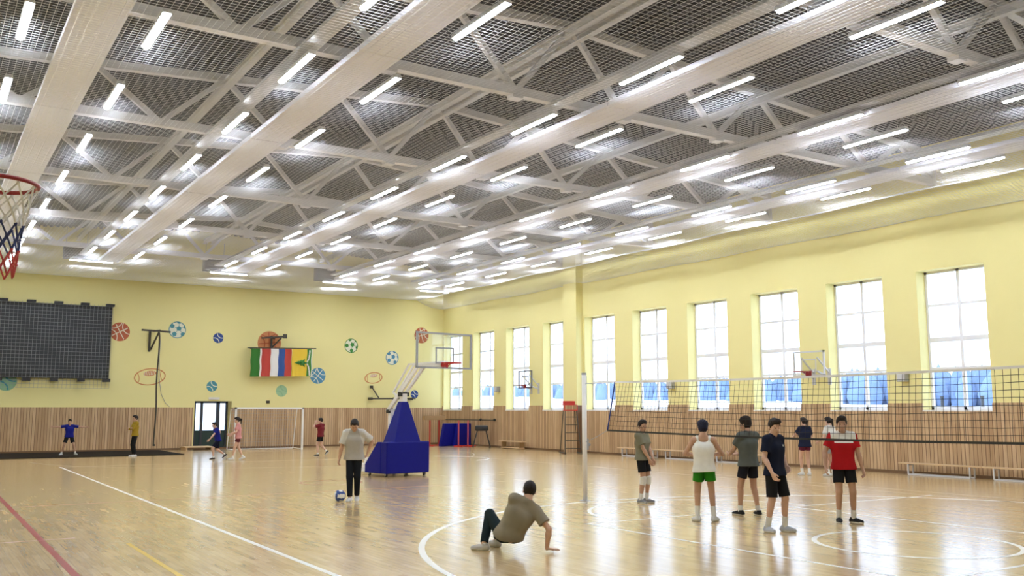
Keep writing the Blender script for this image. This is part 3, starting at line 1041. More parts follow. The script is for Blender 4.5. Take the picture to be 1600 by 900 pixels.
MB().bar(P(-0.27, 1.9), P(-0.27, 2.24), 0.15, 0.15).build('tower_post', M['white'], r)
for sx in (-0.1, 0.1):
    MB().bar(P(-0.92, 1.74, sx), P(0.56, 2.97, sx), 0.05, 0.11).build('lower_arm', M['white'], r)
    MB().bar(P(-0.66, 2.28, sx * 0.8), P(0.10, 3.03, sx * 0.8), 0.035, 0.05).build('upper_arm', M['white'], r)
    MB().bar(P(-0.66, 2.28, sx * 0.8), P(-0.40, 2.12, sx * 0.8), 0.035, 0.05).build('link_arm', M['white'], r)
MB().box(-0.13, 0.13, -0.93, -0.80, 1.70, 1.80).build('pivot_collar', M['black'], r)
MB().box(-0.14, 0.14, -0.34, -0.20, 2.16, 2.28).build('pivot_collar', M['black'], r)
BZ0, BZ1, BS = 2.86, 3.80, 1.62
for sx in (-0.1, 0.1):
    MB().bar(P(0.5, 2.95, sx), P(BS - 0.06, 2.98, sx), 0.05, 0.08).build('head_arm', M['white'], r)
    MB().bar(P(0.08, 3.03, sx * 0.8), P(BS - 0.04, 3.04, sx * 0.8), 0.03, 0.045).build('head_arm', M['white'], r)
MB().box(-0.13, 0.13, BS - 0.06, BS - 0.012, 2.93, 3.06).build('mount_plate', M['white'], r)
bb = MB().box(-0.88, 0.88, BS, BS + 0.012, BZ0 + 0.02, BZ1 - 0.02).build('backboard', M['acrylic'], r)
m = MB()
for x0, x1, z0, z1 in ((-0.9, 0.9, BZ0, BZ0 + 0.045), (-0.9, 0.9, BZ1 - 0.045, BZ1), (-0.9, -0.855, BZ0, BZ1), (0.855, 0.9, BZ0, BZ1)):
    m.box(x0, x1, BS - 0.028, BS + 0.022, z0, z1)
m.build('backboard_frame', M['gridgrey'], bb)
m = MB()
for x0, x1, z0, z1 in ((-0.3, 0.3, 2.99, 3.03), (-0.3, 0.3, 3.38, 3.42), (-0.3, -0.26, 2.99, 3.42), (0.26, 0.3, 2.99, 3.42)):
    m.box(x0, x1, BS + 0.012, BS + 0.016, z0, z1)
m.build('target_square', M['gridgrey'], bb)
def hoop_rim(parent, c, rz=0.0, gap=0.15, col='red_paint'):
    m = MB().tube([(c[0] + 0.228 * math.cos(2 * math.pi * k / 40), c[1] + 0.228 * math.sin(2 * math.pi * k / 40), c[2]) for k in range(40)], 0.012, 8, closed=True)
    return m.build('rim', M[col], parent, smooth=True)
def rim_bracket(parent, c, d, gap, col='red_paint'):
    """c rim centre, d unit vector from rim towards the board"""
    n = Vector((-d[1], d[0], 0))
    m = MB()
    e = Vector(c) + Vector((d[0], d[1], 0)) * (0.228 + gap)
    s0 = Vector(c) + Vector((d[0], d[1], 0)) * 0.2
    for q in (-0.1, 0.1):
        m.bar(s0 + n * q, e + n * q * 0.8, 0.03, 0.04)
        m.bar(s0 + n * q * 0.9, e + n * q * 0.6 + Vector((0, 0, -0.11)), 0.02, 0.02)
    m.bar(e + Vector((0, 0, 0.03)), e + Vector((0, 0, -0.13)), 0.22, 0.02, up=(d[0], d[1], 0))
    m.build('rim_bracket', M[col], parent)
def hoop_net(parent, c, mats, drop=0.42, n=12, rows=7):
    m = MB()
    def q(i, j):
        t = j / rows
        rr = 0.222 - 0.10 * t ** 0.7 + (0.012 * t if t > 0.7 else 0)
        a = 2 * math.pi * (i + 0.5 * (j % 2)) / n
        return Vector((c[0] + rr * math.cos(a), c[1] + rr * math.sin(a), c[2] - 0.02 - drop * t))
    for j in range(rows):
        mi = 0 if len(mats) == 1 else (0 if j < rows * 0.36 else 1 if j < rows * 0.66 else 2)
        for i in range(n):
            i2 = (i + (1 if j % 2 else 0)) % n
            i3 = (i2 - 1) % n
            m.tube([q(i, j), q(i2, j + 1)], 0.0052, 5, mi)
            m.tube([q(i, j), q(i3, j + 1)], 0.0052, 5, mi)
            m.sphere(q(i, j), 0.009, mi, 6, 4)
    m.build('hoop_net', [M[k] for k in mats], parent)
rm = hoop_rim(r, (0, BS + 0.36, 3.0))
rim_bracket(rm, (0, BS + 0.36, 3.0), (0, -1), 0.12)

# near hoop at the left edge, fixed to the left wall
r = thing('wall_hoop', 'red basketball rim with white, blue and red net at the left edge', 'basketball hoop', (0, 0, 0))
RC = (0.285, 5.82, 3.05)
rm = hoop_rim(r, RC, col='rim_red')
rim_bracket(rm, RC, (-1, 0), 0.14, 'rim_red')
hoop_net(r, RC, ['net_white', 'net_blue', 'net_red'], 0.5, 12, 7)
bb = MB().box(-0.115, -0.10, RC[1] - 0.9, RC[1] + 0.9, 2.9, 3.95).build('backboard', M['acrylic'], r)
m = MB()
for y0, y1, z0, z1 in ((-0.9, 0.9, 2.9, 2.94), (-0.9, 0.9, 3.91, 3.95), (-0.9, -0.86, 2.9, 3.95), (0.86, 0.9, 2.9, 3.95)):
    m.box(-0.12, -0.095, RC[1] + y0, RC[1] + y1, z0, z1)
m.build('backboard_frame', M['lampgrey'], bb)
for sy in (-0.4, 0.4):
    MB().bar((-0.12, RC[1] + sy, 3.1), (XL, RC[1] + sy, 3.1), 0.06).build('support_arm', M['white'], r)
    MB().bar((-0.12, RC[1] + sy, 3.7), (XL, RC[1] + sy, 3.7), 0.06).build('support_arm', M['white'], r)

# two side hoops on the window wall
def side_hoop(y, lab, wd, z0, z1, dist, fm):
    r = thing('side_hoop', lab, 'basketball hoop', (0, y, 0), 0, 'hoops on the window wall')
    X = XR - dist
    bb = MB().box(X, X + 0.012, -wd / 2, wd / 2, z0, z1).build('backboard', M['acrylic'], r)
    m = MB()
    for y0, y1, a, b in ((-wd / 2, wd / 2, z0, z0 + 0.045), (-wd / 2, wd / 2, z1 - 0.045, z1), (-wd / 2, -wd / 2 + 0.045, z0, z1), (wd / 2 - 0.045, wd / 2, z0, z1)):
        m.box(X - 0.02, X + 0.03, y0, y1, a, b)
    m.build('backboard_frame', M[fm], bb)
    m = MB()
    for y0, y1, a, b in ((-0.29, 0.29, z0 + 0.13, z0 + 0.165), (-0.29, 0.29, z0 + 0.5, z0 + 0.535), (-0.29, -0.255, z0 + 0.13, z0 + 0.535), (0.255, 0.29, z0 + 0.13, z0 + 0.535)):
        m.box(X - 0.006, X, y0, y1, a, b)
    m.build('target_square', M[fm], bb)
    c = (X - 0.37, 0, z0 + 0.14)
    rm = hoop_rim(r, c, col='rim_red')
    rim_bracket(rm, c, (1, 0), 0.12, 'rim_red')
    for sy in (-0.3, 0.3):
        MB().bar((X + 0.03, sy, z0 + 0.15), (XR, sy, z0 - 0.05), 0.05).build('support_arm', M['lampgrey'], r)
        MB().bar((X + 0.03, sy, z1 - 0.2), (XR, sy, z0 + 0.1), 0.04).build('support_arm', M['lampgrey'], r)
        MB().box(XR - 0.03, XR, sy - 0.06, sy + 0.06, z0 - 0.25, z0 + 0.25).build('wall_plate', M['lampgrey'], r)
side_hoop(35.4, 'far small clear backboard on the window wall left of the pilaster', 1.1, 2.76, 3.56, 0.55, 'darkgrey')
side_hoop(19.35, 'clear backboard with red rim on the window wall above the volleyball net', 1.2, 2.82, 3.6, 0.6, 'lampgrey')

# volleyball posts and net
NX = 11.4
def vpost(y, lab):
    r = thing('volleyball_post', lab, 'net post', (NX, y, 0), 0, 'volleyball posts')
    MB().tube([(0, 0, 0), (0, 0, 2.50)], 0.048, 20).build('pole', M['white'], r, smooth=True)
    MB().tube([(0, 0, 2.50), (0, 0, 2.54)], 0.05, 20).build('pole_cap', M['gridgrey'], r)
    MB().tube([(0, 0, 0), (0, 0, 0.012)], 0.11, 24).build('floor_flange', M['zinc'], r)
    m = MB().box(0.04, 0.085, -0.03, 0.03, 1.0, 1.22)
    m.tube([(0.09, 0.0, 1.1), (0.13, 0.0, 1.1)], 0.03, 10)
    m.build('winch', M['gridgrey'], r)
    MB().box(0.03, 0.06, -0.012, 0.012, 1.9, 2.48).build('rail', M['gridgrey'], r)
vpost(15.12, 'tall white volleyball post left of the net')
vpost(4.95, 'white volleyball post at the near end of the net, beyond the right edge')
r = thing('volleyball_net', 'black volleyball net with pale top tape stretched along the hall', 'volleyball net', (0, 0, 0))
ya, yb_, ybot = 14.13, 5.5, 14.38
zt = lambda y: 2.34 - 0.05 * math.sin(math.pi * (y - 5.0) / 10.0) + 0.006 * (5.5 - y) * 0
zb = lambda y: 1.41 - 0.05 * math.sin(math.pi * (y - 5.0) / 10.0)
yl = lambda z: ya + (ybot - ya) * (2.3 - z) / 0.94
m = MB()
NR = 10
for j in range(1, NR):
    t = j / NR
    pts = []
    y1 = yl(2.3 - 0.94 * t)
    for i in range(41):
        y = y1 + (yb_ - y1) * i / 40
        pts.append((NX + 0.006 * math.sin(i * 0.9 + j), y, zt(y) + (zb(y) - zt(y)) * t + 0.004 * math.sin(i * 1.7 + j)))
    m.tube(pts, 0.0035, 4)
y = ya - 0.05
k = 0
while y > yb_:
    dy = 0.25 * max(0, 1 - (ya - y) / 8.5)
    m.tube([(NX + 0.004 * math.sin(k + q), y + dy * q / 4, zt(y) + (zb(y + dy) - zt(y)) * q / 4) for q in range(5)], 0.0035, 4)
    y -= 0.1
    k += 1
m.build('mesh_net', M['net_black'], r)
ns = 24
yy = [ya + (yb_ - ya) * i / ns for i in range(ns + 1)]
m = MB()
for a, b in zip(yy, yy[1:]):
    m.bar((NX, a, zt(a) + 0.0), (NX, b, zt(b) + 0.0), 0.012, 0.035)
m.build('top_tape', M['f_white'], r)
yy = [ybot + (yb_ - ybot) * i / ns for i in range(ns + 1)]
m = MB()
for a, b in zip(yy, yy[1:]):
    m.bar((NX, a, zb(a)), (NX, b, zb(b)), 0.012, 0.032)
m.build('bottom_tape', M['black'], r)
m = MB().tube([(NX, ya, zt(ya)), (NX, (ya + ybot) / 2, 1.85), (NX, ybot, zb(ybot))], 0.013, 8)
m.build('side_rope', M['rope_blue'], r)
m = MB().tube([(NX, yb_, zt(yb_)), (NX, yb_, zb(yb_))], 0.013, 8)
m.build('side_rope', M['rope_blue'], r)
for p, q in (((NX, ya, zt(ya)), (NX, 15.07, 2.32)), ((NX, ybot, zb(ybot)), (NX, 15.07, 1.16)), ((NX, yb_, zt(yb_)), (NX, 5.0, 2.34)), ((NX, yb_, zb(yb_)), (NX, 5.0, 1.2))):
    MB().tube([p, ((p[0] + q[0]) / 2, (p[1] + q[1]) / 2, (p[2] + q[2]) / 2 - (0.015)), q], 0.006, 6).build('tension_cord', M['gridgrey'], r)

# referee chair by the window wall
r = thing('referee_chair', 'tall ladder-like referee chair with red seat by the pine boards', 'referee chair', (23.1, 31.6, 0), math.radians(-25))
for sx in (-1, 1):
    MB().tube([(sx * 0.34, -0.55, 0.03), (sx * 0.24, -0.1, 1.75)], 0.02, 8).build('ladder_rail', M['darkbrown'], r)
    MB().tube([(sx * 0.34, 0.55, 0.03), (sx * 0.24, 0.3, 1.75)], 0.02, 8).build('leg', M['darkbrown'], r)
    MB().tube([(sx * 0.34, -0.7, 0.03), (sx * 0.34, 0.7, 0.03)], 0.024, 8).build('foot_bar', M['black'], r)
    MB().tube([(sx * 0.27, -0.12, 1.76), (sx * 0.27, -0.12, 1.98), (sx * 0.27, 0.3, 2.0)], 0.018, 8).build('armrest', M['red_paint'], r)
for k in range(5):
    t = (k + 0.6) / 5.4
    MB().tube([(-0.34 + 0.1 * t, -0.55 + 0.45 * t, 0.03 + 1.72 * t), (0.34 - 0.1 * t, -0.55 + 0.45 * t, 0.03 + 1.72 * t)], 0.015, 8).build('rung', M['darkbrown'], r)
MB().box(-0.26, 0.26, -0.15, 0.33, 1.75, 1.79).build('seat', M['red_paint'], r, bevel=0.01)
MB().box(-0.26, 0.26, 0.31, 0.34, 1.98, 2.16).build('backrest', M['red_paint'], r, bevel=0.01)

# benches along the window wall
def make_bench(L=2.4):
    r = thing('gym_bench', '', 'bench')
    MB().box(-0.13, 0.13, -L / 2, L / 2, 0.30, 0.335).build('seat', M['pine'], r, bevel=0.006)
    for s in (-1, 1):
        m = MB()
        y = s * (L / 2 - 0.3)
        m.bar((-0.11, y, 0.02), (-0.11, y, 0.30), 0.035)
        m.bar((0.11, y, 0.02), (0.11, y, 0.30), 0.035)
        m.bar((-0.11, y, 0.285), (0.11, y, 0.285), 0.03)
        m.build('leg', M['lampgrey'], r)
    m = MB().bar((-0.11, -L / 2 + 0.3, 0.025), (-0.11, L / 2 - 0.3, 0.025), 0.035)
    m.bar((0.11, -L / 2 + 0.3, 0.025), (0.11, L / 2 - 0.3, 0.025), 0.035)
    m.build('floor_rail', M['lampgrey'], r)
    return r
b0 = make_bench()
for k, (y, lab) in enumerate(((15.25, 'pine gym bench under the nearest window, left of the near pair'), (12.8, 'pine gym bench at the right edge, right of the near pair'),
                              (27.7, 'pine gym bench behind the player in olive shirt, farthest of the row'), (25.2, 'pine gym bench between the olive shirt and white vest players'),
                              (22.6, 'pine gym bench behind the player in dark grey shirt'))):
    o = b0 if k == 0 else copy_tree(b0)
    o.location = (23.5, y, 0)
    o['label'] = lab
    o['group'] = 'pine benches along the window wall'
r = thing('low_bench', 'small low wooden bench by the boards right of the vaulting buck', 'bench', (23.5, 36.7, 0))
MB().box(-0.15, 0.15, -1.0, 1.0, 0.32, 0.36).build('seat', M['pine'], r)
MB().box(-0.12, 0.12, -0.85, 0.85, 0.03, 0.07).build('floor_rail', M['pine'], r)
for s in (-0.75, 0.75):
    MB().box(-0.12, 0.12, s - 0.03, s + 0.03, 0.0, 0.32).build('leg', M['oldpine'], r)

# corner kit: red stands, blue mat, buck
def stand(x, y, rz, lab, col):
    r = thing('jump_stand', lab, 'stand', (x, y, 0), rz, 'red stands in the corner')
    for s in (-0.28, 0.28):
        MB().bar((s, 0, 0.04), (s, 0, 1.28), 0.05).build('upright', M[col], r)
        MB().bar((s, -0.35, 0.03), (s, 0.35, 0.03), 0.05).build('foot', M['red_paint'], r)
    MB().bar((-0.55, 0, 0.05), (0.75, 0, 0.05), 0.05).build('base_bar', M['red_paint'], r)
stand(22.0, 41.6, 0.15, 'red steel stand in the corner with brown board on top', 'red_paint')
stand(22.75, 40.0, 0.1, 'light red steel stand before the blue mats', 'salmon')
tag(MB().box(21.4, 22.55, 41.5, 41.74, 1.282, 1.50).build('plywood_board', M['oldpine'], bevel=0.01), 'brown board lying on top of the left red stand', 'board')
r = thing('crash_mat', 'royal blue crash mats leaning in the corner behind the red stand', 'mat', (23.05, 40.75, 0), 0.15)
for k, (x0, x1, y, t) in enumerate(((-0.85, 0.1, 0.35, 0.2), (-0.2, 0.72, 0.1, 0.2))):
    m = MB().prism([(x0 - 0.14, 0.0), (x1, 0.0), (x1, 1.12), (x0 + 0.1, 1.12)], 1, y, y + t)
    m.build('mat_panel', M['blue_pad'], r, bevel=0.03)
r = thing('vaulting_buck', 'black leather vaulting buck on splayed legs beside the blue mats', 'vaulting buck', (23.2, 39.0, 0), -0.5)
m = MB().box(-0.32, 0.32, -0.18, 0.18, 0.78, 1.04)
m.build('body', M['black'], r, bevel=0.07)
for sx in (-1, 1):
    for sy in (-1, 1):
        MB().tube([(sx * 0.2, sy * 0.1, 0.82), (sx * 0.42, sy * 0.3, 0.0)], 0.024, 8).build('leg', M['black'], r)
m = MB()
for q in range(4):
    m.sphere((0.17 * q, 0.05 * (q % 2), 0.13 - 0.01 * q), 0.15 - 0.012 * q, 0, 14, 8, (1.1, 0.8, 0.8))
m.tube([(0.0, 0, 0.24), (0.15, 0.02, 0.36), (0.32, 0, 0.22)], 0.014, 8)
o = m.build('sports_bag', M['black'], smooth=True, loc=(20.9, 41.6, 0))
tag(o, 'black sports bag on the floor right of the portable hoop base', 'bag')

# volleyball on the floor in front of the kicker
def volleyball(x, y, rad):
    n = 28
    vs, fs, mi = [], [], []
    m = MB().sphere((0, 0, 0), rad, 0, 32, 20)
    rot = Matrix.Rotation(0.6, 3, 'X') @ Matrix.Rotation(0.9, 3, 'Y')
    m.v = [tuple(rot @ Vector(a)) for a in m.v]
    for i, f in enumerate(m.f):
        c = sum((Vector(m.v[q]) for q in f), Vector()) / len(f)
        a, b, c2 = abs(c.x), abs(c.y), abs(c.z)
        if max(a, b, c2) == a: k = b / a if a else 0
        elif max(a, b, c2) == b: k = c2 / b
        else: k = a / c2
        m.mi[i] = 1 if k > 0.36 else 0
    o = m.build('volleyball', [M['f_white'], M['m_blue']], smooth=True, loc=(x, y, rad))
    return tag(o, 'blue and white volleyball on the floor before the boy in black trousers', 'ball')
volleyball(7.20, 17.56, 0.115)

# ================================================================ PEOPLE
V3 = lambda *a: np.array(a, float)
def unit(a):
    return a / max(1e-9, np.linalg.norm(a))

class Field:
    """signed distance field on a grid, surfaced with dual (surface-net) quads"""
    def __init__(s, lo, hi, h):
        s.lo, s.h = np.array(lo, float), h
        n = np.ceil((np.array(hi) - s.lo) / h).astype(int) + 1
        s.n = n
        s.ax = [s.lo[i] + h * np.arange(n[i]) for i in range(3)]
        s.f = np.full(n, 0.3)

    def reg(s, lo, hi):
        sl = []
        for i in range(3):
            a = int(np.clip(math.floor((lo[i] - s.lo[i]) / s.h), 0, s.n[i]))
            b = int(np.clip(math.ceil((hi[i] - s.lo[i]) / s.h) + 1, 0, s.n[i]))
            if b <= a:
                return None, None
            sl.append(slice(a, b))
        g = np.meshgrid(*[s.ax[i][sl[i]] for i in range(3)], indexing='ij')
        return tuple(sl), np.stack(g, -1)

    def put(s, sl, d, k, op):
        o = s.f[sl]
        if op == 'sub':
            s.f[sl] = np.maximum(o, -d)
            return
        if k > 0:
            hh = np.clip(0.5 + 0.5 * (o - d) / k, 0, 1)
            s.f[sl] = o * (1 - hh) + d * hh - k * hh * (1 - hh)
        else:
            s.f[sl] = np.minimum(o, d)

    def cap(s, a, b, ra, rb=None, k=0.02, flat=None, fs=1.0, clip=None, op='add'):
        rb = ra if rb is None else rb
        R = max(ra, rb) + 0.09
        sl, p = s.reg(np.minimum(a, b) - R, np.maximum(a, b) + R)
        if sl is None:
            return
        q, ab = p - a, b - a
        if flat is not None:
            q = q + (1 / fs - 1) * (q @ flat)[..., None] * flat
            ab = ab + (1 / fs - 1) * (ab @ flat) * flat
        t = np.clip((q @ ab) / max(1e-9, ab @ ab), 0, 1)
        d = np.linalg.norm(q - t[..., None] * ab, axis=-1) - (ra + (rb - ra) * t)
        if clip is not None:
            d = np.maximum(d, (p - clip[0]) @ clip[1])
        s.put(sl, d, k, op)

    def ell(s, c, Rm, r, k=0.02, noise=0.0, cut=None, op='add'):
        R = max(r) + 0.09
        sl, p = s.reg(c - R, c + R)
        if sl is None:
            return
        q = (p - c) @ Rm
        e = q / r
        k0 = np.linalg.norm(e, axis=-1)
        k1 = np.linalg.norm(e / r, axis=-1) + 1e-9
        d = k0 * (k0 - 1) / k1
        if noise:
            d = d + noise * (np.sin(q[..., 0] * 190) * np.sin(q[..., 1] * 170 + 1) + 0.7 * np.sin(q[..., 2] * 230 + q[..., 0] * 120))
        for cc in (cut or ()):
            d = np.maximum(d, q @ cc[0] - cc[1])
        s.put(sl, d, k, op)

    def plane(s, c, n):
        g = np.stack(np.meshgrid(*s.ax, indexing='ij'), -1)
        s.f = np.maximum(s.f, (g - c) @ n)

    def mesh(s):
        f = s.f
        f = np.pad(f, 1, constant_values=0.3)
        lo = s.lo - s.h
        ins = f < 0
        n = np.array(f.shape) - 1
        cor = [(i, j, k) for i in (0, 1) for j in (0, 1) for k in (0, 1)]
        sub = lambda a, c: a[c[0]:c[0] + n[0], c[1]:c[1] + n[1], c[2]:c[2] + n[2]]
        cnt = sum(sub(ins, c).astype(np.int8) for c in cor)
        mix = (cnt > 0) & (cnt < 8)
        I = np.argwhere(mix)
        idx = np.full(mix.shape, -1, int)
        idx[mix] = np.arange(len(I))
        pos = np.zeros((len(I), 3))
        num = np.zeros(len(I))
        for a in cor:
            for ax in range(3):
                if a[ax]:
                    continue
                b = list(a)
                b[ax] = 1
                fa = f[I[:, 0] + a[0], I[:, 1] + a[1], I[:, 2] + a[2]]
                fb = f[I[:, 0] + b[0], I[:, 1] + b[1], I[:, 2] + b[2]]
                c = (fa < 0) != (fb < 0)
                t = np.where(c, fa / np.where(c, fa - fb, 1), 0)
                q = np.tile(np.array(a, float), (len(I), 1))
                q[:, ax] = t
                pos += q * c[:, None]
                num += c
        V = lo + s.h * (I + pos / num[:, None])
        F = []
        for ax in range(3):
            u, v = (ax + 1) % 3, (ax + 2) % 3
            A = np.take(ins, range(f.shape[ax] - 1), ax)
            B = np.take(ins, range(1, f.shape[ax]), ax)
            E = np.argwhere(A != B)
            if not len(E):
                continue
            up = A[E[:, 0], E[:, 1], E[:, 2]]
            ok = (E[:, u] > 0) & (E[:, v] > 0) & (E[:, u] < n[u]) & (E[:, v] < n[v])
            E, up = E[ok], up[ok]
            qd = []
            for du, dv in ((-1, -1), (0, -1), (0, 0), (-1, 0)):
                e = E.copy()
                e[:, u] += du
                e[:, v] += dv
                qd.append(idx[e[:, 0], e[:, 1], e[:, 2]])
            qd = np.stack(qd, 1)
            F.append(np.where(up[:, None], qd, qd[:, ::-1]))
        return V, np.concatenate(F) if F else np.zeros((0, 4), int)

def field_object(name, fl, mats, parent, scale, pick=None):
    Vv, F = fl.mesh()
    me = bpy.data.meshes.new(name)
    me.from_pydata((Vv * scale).tolist(), [], F.tolist())
    if not isinstance(mats, (list, tuple)):
        mats = [mats]
    for q in mats:
        me.materials.append(q)
    if pick is not None and len(F):
        c = Vv[F].mean(1)
        me.polygons.foreach_set('material_index', pick(c).astype(np.int32))
    me.polygons.foreach_set('use_smooth', [True] * len(me.polygons))
    me.update()
    o = bpy.data.objects.new(name, me)
    COL.objects.link(o)
    o.parent = parent
    return o

def ik(a, t, l1, l2, hint):
    d = t - a
    L = np.linalg.norm(d)
    L2 = min(L, (l1 + l2) * 0.998)
    u = d / max(L, 1e-9)
    t = a + u * L2
    x = (l1 * l1 - l2 * l2 + L2 * L2) / (2 * L2)
    y = math.sqrt(max(0, l1 * l1 - x * x))
    hn = hint - u * (hint @ u)
    return a + u * x + unit(hn) * y, t

def frame(right, up):
    up = unit(np.array(up, float))
    r = np.array(right, float)
    r = unit(r - up * (r @ up))
    return np.stack([r, np.cross(up, r), up], 1)          # columns: right, front, up

def rot(ax, deg):
    c, s = math.cos(math.radians(deg)), math.sin(math.radians(deg))
    if ax == 0: return np.array([[1, 0, 0], [0, c, -s], [0, s, c]])
    if ax == 1: return np.array([[c, 0, s], [0, 1, 0], [-s, 0, c]])
    return np.array([[c, -s, 0], [s, c, 0], [0, 0, 1]])

SKIN = {k: mat('skin_' + k, c, 0.5, var=0.05, vscale=12) for k, c in (('light', (0.60, 0.37, 0.27)), ('tan', (0.48, 0.28, 0.185)))}
HAIRM = mat('dark_brown_hair', (0.018, 0.012, 0.010), 0.6, var=0.3, vscale=60, spec=0.25)
NAVYHAIR = mat('blue_black_hair', (0.012, 0.014, 0.035), 0.6, var=0.3, vscale=60, spec=0.25)
EYEM = mat('dark_eyes', (0.02, 0.015, 0.012), 0.2)
MOUTHM = mat('lips', (0.36, 0.13, 0.11), 0.5)
CLOTH = {}
def cloth(name, c):
    if name not in CLOTH:
        CLOTH[name] = mat(name, c, 0.85, var=0.08, vscale=14, spec=0.15)
    return CLOTH[name]

def person(label, x, y, phi, H, pose, wear, skin='light', hair='short', vox=0.009, hair_mat=None, z=0.0):
    s = H / 1.75
    v = unit(np.array([x, y]))
    rt = np.array([v[1], -v[0]])
    ph = math.radians(phi)
    dr = -math.cos(ph) * v + math.sin(ph) * rt
    root = thing('person', label, 'person', (x, y, z), math.atan2(dr[1], dr[0]) - math.pi / 2, 'people in the sports hall')
    g = pose.get
    # ---- skeleton
    pel = V3(*g('pel', (0, 0, 0.95)))
    if 'up' in pose:
        Rc = frame(g('right', (1, 0, 0)), pose['up'])
        Rp = frame(g('pright', g('right', (1, 0, 0))), g('pup', pose['up']))
    else:
        Rc = rot(0, -g('lean', 0)) @ rot(1, g('side', 0)) @ rot(2, g('twist', 0))
        Rp = rot(0, -g('lean', 0) * 0.45) @ rot(1, g('hipside', 0))
    hd = g('head', (0, 0, 0))                               # yaw (+ left), pitch (+ down), tilt
    Rh = (np.eye(3) if g('headfree', True) else Rc) @ rot(2, hd[0]) @ rot(0, -hd[1]) @ rot(1, hd[2])
    fat = g('build', 1.0)
    hips = {1: pel + Rp @ V3(0.085, 0, -0.02), -1: pel + Rp @ V3(-0.085, 0, -0.02)}
    chest = pel + Rc @ V3(0, 0.0, 0.30)
    nb = pel + Rc @ V3(0, -0.012, 0.495)
    sw = g('shoulder', 0.172)
    sh = {q: pel + Rc @ V3(q * sw, -0.008, 0.445 + g('shrug', 0)) for q in (1, -1)}
    hc = nb + unit(Rc[:, 2] + Rh[:, 2]) * 0.105 + Rh @ V3(0, 0.028, 0.05)
    el, wr, kn, an = {}, {}, {}, {}
    for q, nm in ((1, 'R'), (-1, 'L')):
        el[q], wr[q] = ik(sh[q], V3(*g('wr' + nm, (q * 0.25, 0.05, 0.86))), 0.285, 0.255, V3(*g('el' + nm, (q * 0.5, -1, -0.2))))
        kn[q], an[q] = ik(hips[q], V3(*g('an' + nm, (q * 0.11, 0, 0.085))), 0.437, 0.42, V3(*g('kn' + nm, (q * 0.12, 1, 0))))
    allp = np.array([pel, nb, hc] + list(el.values()) + list(wr.values()) + list(kn.values()) + list(an.values()) + list(sh.values()))
    lo, hi = allp.min(0) - 0.26, allp.max(0) + 0.26
    lo[2] = max(lo[2], -0.02)
    rt3, fr3, up3 = Rc[:, 0], Rc[:, 1], Rc[:, 2]
    # ---- body, one continuous surface
    B = Field(lo, hi, vox)
    B.cap(pel - Rp[:, 0] * 0.055, pel + Rp[:, 0] * 0.055, 0.098 * fat, k=0.03, flat=Rp[:, 1], fs=0.9)
    B.cap(pel + Rp @ V3(0, 0, 0.03), pel + Rc @ V3(0, 0, 0.2), 0.115 * fat, k=0.05, flat=fr3, fs=0.76)
    B.cap(chest - rt3 * 0.065, chest + rt3 * 0.065, 0.102 * fat, k=0.06, flat=fr3, fs=0.92)
    B.cap(sh[1] - rt3 * 0.01, sh[-1] + rt3 * 0.01, 0.052, k=0.05)
    for q in (1, -1):
        B.cap(nb + up3 * 0.03, sh[q] * 0.7 + nb * 0.3 + up3 * 0.012, 0.042, 0.034, k=0.04)
    B.cap(nb - up3 * 0.04, hc - Rh[:, 2] * 0.05 - Rh[:, 1] * 0.02, 0.052, 0.05, k=0.03)
    for q, nm in ((1, 'R'), (-1, 'L')):
        B.cap(sh[q], el[q], 0.048 * fat, 0.037, k=0.03)
        B.cap(el[q], el[q] * 0.7 + wr[q] * 0.3, 0.036, 0.040, k=0.02)
        B.cap(el[q] * 0.75 + wr[q] * 0.25, wr[q], 0.039, 0.025, k=0.02)
        B.cap(hips[q], kn[q], 0.083 * fat, 0.053, k=0.04)
        B.cap(kn[q], an[q], 0.051, 0.034, k=0.025)
        back = unit(np.cross(unit(an[q] - kn[q]), Rp[:, 0]))
        back = -back if back @ (kn[q] - (hips[q] + an[q]) / 2 + Rp[:, 1] * 0.05) > 0 else back
        B.cap(kn[q] * 0.8 + an[q] * 0.2 + back * 0.016, kn[q] * 0.5 + an[q] * 0.5 + back * 0.012, 0.047, 0.036, k=0.03)
        # foot inside the shoe
        tz = g('toe' + nm, (q * 14, 0))
        td = rot(2, -tz[0]) @ rot(0, tz[1]) @ V3(0, 1, 0)
        fd = rot(2, -tz[0]) @ rot(0, tz[1]) @ V3(0, 0, -1)
        B.cap(an[q] + fd * 0.02 - td * 0.02, an[q] + fd * 0.05 + td * 0.13, 0.033, 0.024, k=0.02)
        # hand
        d = unit(V3(*g('hd' + nm, tuple(wr[q] - el[q]))))
        nrm = V3(*g('pn' + nm, (-q, 0.15, 0)))
        nrm = unit(nrm - d * (nrm @ d))
        wd = np.cross(d, nrm) * q                            # thumb side
        for o in (-0.026, -0.004, 0.02):
            B.cap(wr[q] + d * 0.005 + wd * o * 0.5, wr[q] + d * 0.085 + wd * o * 1.15, 0.017, 0.0135, k=0.012)
        c1, c2 = g('curl' + nm, g('curl', (22, 38)))
        for i, (o, ln) in enumerate(((0.032, 0.074), (0.0115, 0.083), (-0.0095, 0.078), (-0.030, 0.062))):
            b0 = wr[q] + d * (0.088 - 0.004 * abs(i - 1)) + wd * o
            a1, a2 = math.radians(c1 + 3 * i), math.radians(c1 + c2 + 4 * i)
            sp = wd * (0.10 - 0.066 * i)
            d1 = unit(d * math.cos(a1) + nrm * math.sin(a1) + sp)
            d2 = unit(d * math.cos(a2) + nrm * math.sin(a2) + sp * 0.5)
            m1 = b0 + d1 * ln * 0.52
            B.cap(b0 - d1 * 0.015, m1, 0.0095, 0.0086, k=0.005)
            B.cap(m1, m1 + d2 * ln * 0.48, 0.0086, 0.0072, k=0.004)
        t0 = wr[q] + d * 0.028 + wd * 0.026
